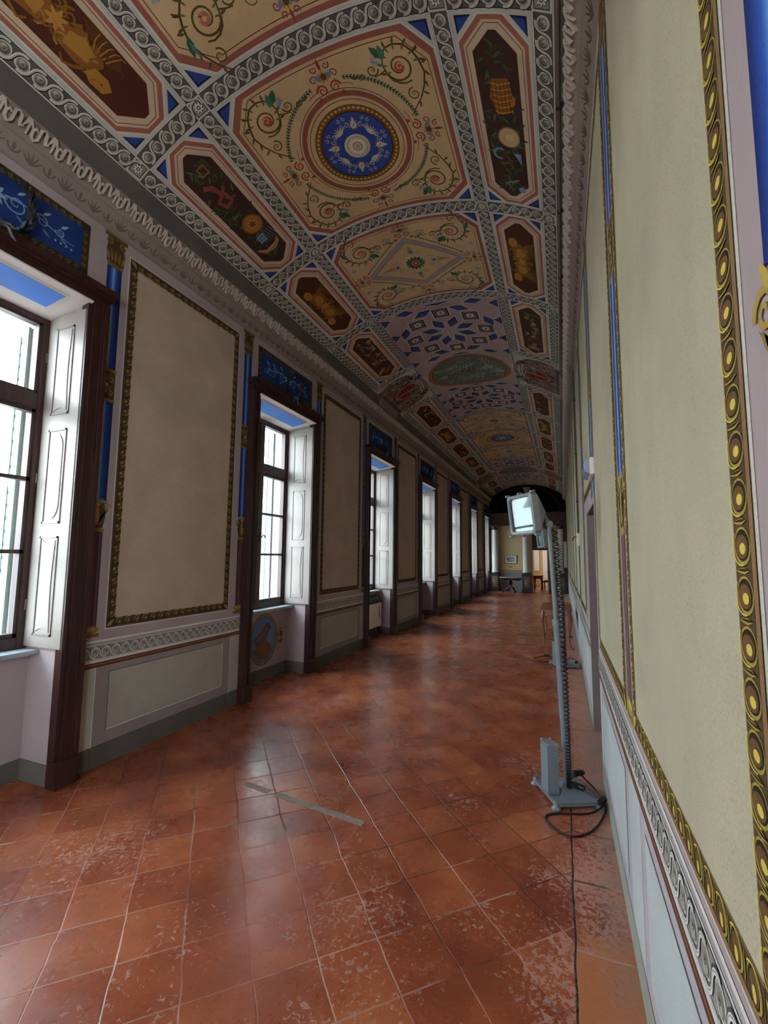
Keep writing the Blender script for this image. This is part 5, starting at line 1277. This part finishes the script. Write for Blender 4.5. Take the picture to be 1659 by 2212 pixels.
# framed picture and its caption plate
t = tag(empty('framed_picture', (-2.45, END, 1.60)), 'small framed painting of pale buildings under blue sky on the end wall', 'picture')
b = MB(); 
for x0, x1, z0, z1 in ((-.30, .30, .19, .215), (-.30, .30, -.215, -.19), (-.30, -.275, -.19, .19), (.275, .30, -.19, .19)): b.box(x0, x1, -.035, -.002, z0, z1, 0, bev=.004)
b.build('frame', mat('thin_brown_frame', '#5c5043', .5), t)
b = MB(); b.box(-.276, .276, -.02, -.004, -.191, .191); b.build('mount', mat('cream_mount', '#d8d5c8', .7), t)
P = Paint(lambda a, c, h: (a, -.021-h, c), h0=.0005)
P.rect(-.20, .20, -.12, .13, '#7e97b8', 1); P.rect(-.20, .20, -.12, -.03, '#a89a7c', 2); P.poly([(-.20, -.03), (-.20, .07), (-.12, .06), (-.06, -.02)], '#5c5f58', 3); P.poly([(.20, -.03), (.20, .05), (.10, .02), (.02, -.03)], '#c2ae86', 3)
P.rect(-.06, .0, -.03, .04, '#b8a47c', 3); P.poly([(-.06, .04), (0, .04), (-.03, .07)], '#8d5f4a', 4); P.rect(-.14, .08, -.12, -.09, '#6d6a58', 3); P.build('painting', M_WALLP, t)
b = MB(); b.box(-.10, .10, -.006, 0, -.062, .062, bev=.001); o = b.build('caption_plate', mat('brass_plate', '#a5844a', .5)); o.location = (-2.47, END, 1.235); tag(o, 'small ochre caption plate fixed under the framed picture', 'plaque')

# convector in the third window niche
t = tag(empty('fan_convector', (-3.865, 8.685, 0)), 'white boxy convector heater with dark top grille in the third window niche', 'heater')
b = MB(); b.box(0, .15, -.58, .60, .20, .70, 0, bev=.006); b.build('body', M_WHT, t)
b = MB(); b.sweep([(0, .70), (.155, .70), (.15, .73), (.09, .84), (0, .85)], -.58, .605, 0); 
for k in range(10): b.box(.10, .157, -.55+k*.115, -.46+k*.115, .74, .75)
b.build('top_grille', M_DARKM, t); b = MB(); b.box(.15, .154, .46, .49, .40, .62); b.box(.15, .156, .50, .55, .36, .38); b.build('vent_slot', M_BLK, t)
b = MB(); b.box(.02, .12, -.5, .5, 0, .20); b.build('plinth', M_DARKM, t)

# laurel wreaths above each window
def wreath():
    t = empty('laurel_wreath', (XL, WIN[1], 0)); rnd = random.Random(2); b = MB()
    for sg in (-1, 1):
        pts = []
        for k in range(15):
            a = k/14*pi*.78; pts.append(Vector((.11-.05*cos(a)+.0, sg*.155*sin(a)*1.0+sg*.012, 4.04-.175*cos(a))))
        b.tube(pts, .010, 6)
        for k in range(1, 15):
            p = pts[k]; d = (pts[k]-pts[k-1]).normalized()
            for j in range(4):
                ax = Vector((rnd.uniform(-.2, 1), rnd.uniform(-1, 1), rnd.uniform(-.4, .4))).normalized(); tip = p+(d*.75+ax*.55)*.075; sd = d.cross(ax).normalized()*.016; mid = p.lerp(tip, .45)+ax*.006
                b.add([p[:], (mid+sd)[:], tip[:], (mid-sd)[:]], [(0, 1, 2, 3)])
    b.build('laurel_branch', M_BRZ, t)
    b = MB(); c = Vector((.125, 0, 3.872)); b.lathe([(.012, -.02), (.02, 0), (.012, .02)], 10, 0, Matrix.Translation(c))
    for sg in (-1, 1): b.tube([c, c+Vector((.025, sg*.03, .012)), c+Vector((.03, sg*.065, -.006)), c+Vector((.02, sg*.04, -.012)), c], .008, 6); b.tube([c, c+Vector((.03, sg*.025, -.02)), c+Vector((.026, sg*.05, -.06)), c+Vector((.024, sg*.075, -.08))], [.008, .009, .010, .006], 6)
    b.build('ribbon', mat('grey_ribbon', '#55565c', .6), t)
    return t
w0_ = wreath()
ordn = ['', 'nearest', 'second', 'third', 'fourth', 'fifth', 'sixth', 'last']
for i, c in enumerate(WIN):
    if i < 1: continue
    o = w0_ if i == 1 else dup(w0_); o.location = (XL, c, 0)
    tag(o, f'dark laurel wreath on the casing of the {ordn[i]} window along the left wall', 'wreath', 'laurel wreaths over the windows')

# conduit, junction, emergency light, wall bracket
b = MB(); X = XR
M_CON = mat('brown_conduit', '#5a4c43', .5)
b.tube([(.062, Y0, 4.752), (.064, 6.69, 4.748)], .013, 10); o = b.build('conduit_pipe', M_CON); tag(o, 'long thin brown conduit running level under the right edge of the vault', 'pipe')
for y in range(-1, 7): b = MB(); b.box(.045, .085, y-.01, y+.01, 4.735, 4.772); b.build('clip', M_DARKM, o)
b = MB(); b.tube([(.066, 6.705, 4.745), (.10, 6.85, 4.70), (.18, 6.98, 4.60), (.218, 7.0, 4.50), (.222, 7.0, 4.2), (.222, 7.0, 2.15), (.222, 7.0, 2.06)], .013, 10)
o = b.build('conduit_pipe', M_CON); tag(o, 'brown conduit bending over the cornice and dropping down the right wall to a white box', 'pipe')
for z in (4.0, 3.2, 2.5): b = MB(); b.box(.205, XR-.004, 6.985, 7.015, z, z+.02); b.build('clip', M_DARKM, o)
t = tag(empty('junction_box', (XR, 7.0, 1.95)), 'small white switch box with a bracket at the foot of the wall conduit', 'switch')
b = MB(); b.box(-.045, -.001, -.05, .05, -.08, .10, 0, bev=.006); b.build('box', M_WHT, t); b = MB(); b.tube([(-.045, 0, .05), (-.09, 0, .05), (-.10, 0, .0)], .008, 6); b.build('hook', M_DARKM, t)
t = tag(empty('emergency_light', (XR, 3.86, 2.40)), 'boxy clear-fronted emergency light high on the right wall above the opening', 'light')
b = MB(); b.box(-.035, -.001, -.17, .17, -.065, .065, 0, bev=.006); b.build('body', M_WHT, t)
b = MB(); b.sweep([(-.035, -.06), (-.07, -.045), (-.08, 0), (-.07, .045), (-.035, .06)], -.165, .165); b.build('diffuser', mat('ribbed_diffuser', '#93a4bd', .12, spec=.8, bump=.3, bscale=30), t)

# tape worn into the floor
a, c_ = Vector((-2.257, 2.918)), Vector((-1.225, 2.789)); dv = (c_-a); nv = Vector((-dv.y, dv.x)).normalized(); rnd = random.Random(4)
b = MB()
for t0, t1 in ((0, .235), (.30, .60), (.605, 1)):
    n = 14; vs = []
    for k in range(n+1):
        p = a+dv*(t0+(t1-t0)*k/n)
        for s_ in (-1, 1): q = p+nv*s_*(.026+rnd.uniform(-.004, .003)); vs.append((q.x, q.y, .0022))
        for s_ in (-1, 1): q = p+nv*s_*.026; vs.append((q.x, q.y, .0002))
    fs = []
    for k in range(n): i = k*4; j = i+4; fs += [(i, i+1, j+1, j), (i, j, j+2, i+2), (i+1, i+3, j+3, j+1)]
    b.add(vs, fs)
o = b.build('tape_strip', mat('worn_grey_tape', '#87766d', .75, noise=.25, nscale=30, bump=.3)); tag(o, 'broken strip of worn grey tape stuck slantwise on the red tiles', 'tape')

# table with red cloth and chairs beyond the doorway
t = tag(empty('dining_table', (-1.22, 25.6, 0)), 'dark table under a red cloth in the room beyond the doorway', 'table')
b = MB(); b.box(-.22, .22, -.6, .6, .72, .75, 0, bev=.01); b.build('table_top', M_DKW, t)
b = MB(); b.box(-.23, .23, -.61, .61, .752, .765, 0, bev=.004); b.box(-.23, -.225, -.61, .61, .6, .76, 0); b.box(.225, .23, -.61, .61, .6, .76, 0); b.box(-.23, .23, -.61, -.605, .6, .76, 0); b.build('cloth', mat('red_cloth', '#7a2a20', .8), t)
for sx in (-1, 1):
    for sy in (-1, 1): b = MB(); b.lathe([(.02, 0), (.03, .1), (.022, .3), (.034, .55), (.034, .72)], 10, 0, Matrix.Translation((sx*.18, sy*.55, 0))); b.build('leg', M_DKW, t)
def chair(loc, rz, label):
    t = tag(empty('upholstered_chair', loc, rz), label, 'chair', 'red chairs beyond the doorway'); R = mat('red_upholstery', '#6b1f1a', .7)
    b = MB(); b.box(-.22, .22, -.21, .21, .42, .49, 0, bev=.02); b.build('seat', R, t); b = MB(); b.box(-.20, .20, .19, .23, .55, .98, 0, bev=.02); b.build('backrest', R, t)
    for sx in (-1, 1):
        b = MB(); b.tube([(sx*.19, -.18, 0), (sx*.19, -.18, .43)], [.014, .022], 8); b.build('leg', M_DKW, t)
        b = MB(); b.tube([(sx*.19, .24, 0), (sx*.19, .20, .45), (sx*.19, .24, 1.0)], [.014, .02, .016], 8); b.build('leg', M_DKW, t)
    return t
chair((-.76, 25.3, 0), -pi/2-.2, 'red upholstered chair drawn up beside the table in the far room'); chair((-.74, 26.1, 0), -pi/2+.1, 'red upholstered chair farther back in the far room, behind the first')

# ================================================================== outside
M_FAC = mat('pale_facade', '#cfc8b4', .9, noise=.04, nscale=1); M_ROOF = mat('tile_roof', '#8e7f78', .9, noise=.2, nscale=5, bump=.6, bscale=14)
b = MB(); b.box(-40, XO-.02, -20, 45, -5.2, -5, 0); struct(b.build('ground', mat('street_paving', '#9a9a96', .9, noise=.08)))
def house(x, y0, y1, h, label, m1):
    t = tag(empty('house', (x, y0, -5)), label, 'building'); H = h+5
    b = MB(); b.box(-6, 0, 0, y1-y0, 0, H, 0); b.box(-.02, .03, 0, y1-y0, 5.6, 5.72, 0); b.build('walls', m1, t)
    b = MB(); b.sweep([(.5, H-.05), (.5, H+.05), (-3, H+1.5), (-6.5, H+.05), (-6.5, H-.05)], -.3, y1-y0+.3); b.build('roof', M_ROOF, t)
    k = 0; y = 1.2
    while y < y1-y0-1:
        for z in (2.0, 6.2):
            b = MB()
            for q in ((y-.08, y, z-.08, z+1.9), (y+1.0, y+1.08, z-.08, z+1.9), (y, y+1.0, z+1.82, z+1.9), (y, y+1.0, z-.08, z)): b.box(.0, .06, *q, 0)
            f = b.build('window', M_COLW, t); b = MB(); b.box(.005, .03, y, y+1.0, z, z+1.82); b.build('pane', mat('far_pane', '#7d8d95', .15), f)
            for s_ in (-1, 1): b = MB(); ya = y-.55 if s_ < 0 else y+1.08; b.box(.02, .07, ya, ya+.47, z-.03, z+1.85); b.build('shutter', MATS['green_blind_paint'], f)
        y += 2.9
    return t
house(-11.5, 11.5, 34, 4.6, 'pale house with tiled roof seen through the second window', M_FAC)
house(-17, -18, 9, 1.8, 'low white house seen through the nearest window', mat('white_facade', '#d6d5cf', .9))
t = tag(empty('street_lantern', (-9.2, 12.85, -5)), 'black iron street lantern standing outside the second window', 'lantern')
b = MB(); b.lathe([(.12, 0), (.10, .4), (.05, .6), (.04, 5.6), (.06, 5.62), (.05, 5.7)], 12); b.build('post', M_BLK, t)
b = MB(); b.lathe([(.09, 5.72), (.10, 5.75), (.17, 6.12), (.20, 6.14), (.07, 6.30), (.03, 6.36), (.01, 6.42)], 6, smooth=False); b.build('lamp_head', M_BLK, t)
b = MB(); b.lathe([(.095, 5.76), (.172, 6.10)], 6, 0, Matrix.Diagonal((1.02, 1.02, 1, 1)), smooth=False); b.build('pane', mat('lantern_pane', '#cfd6d8', .2), t)
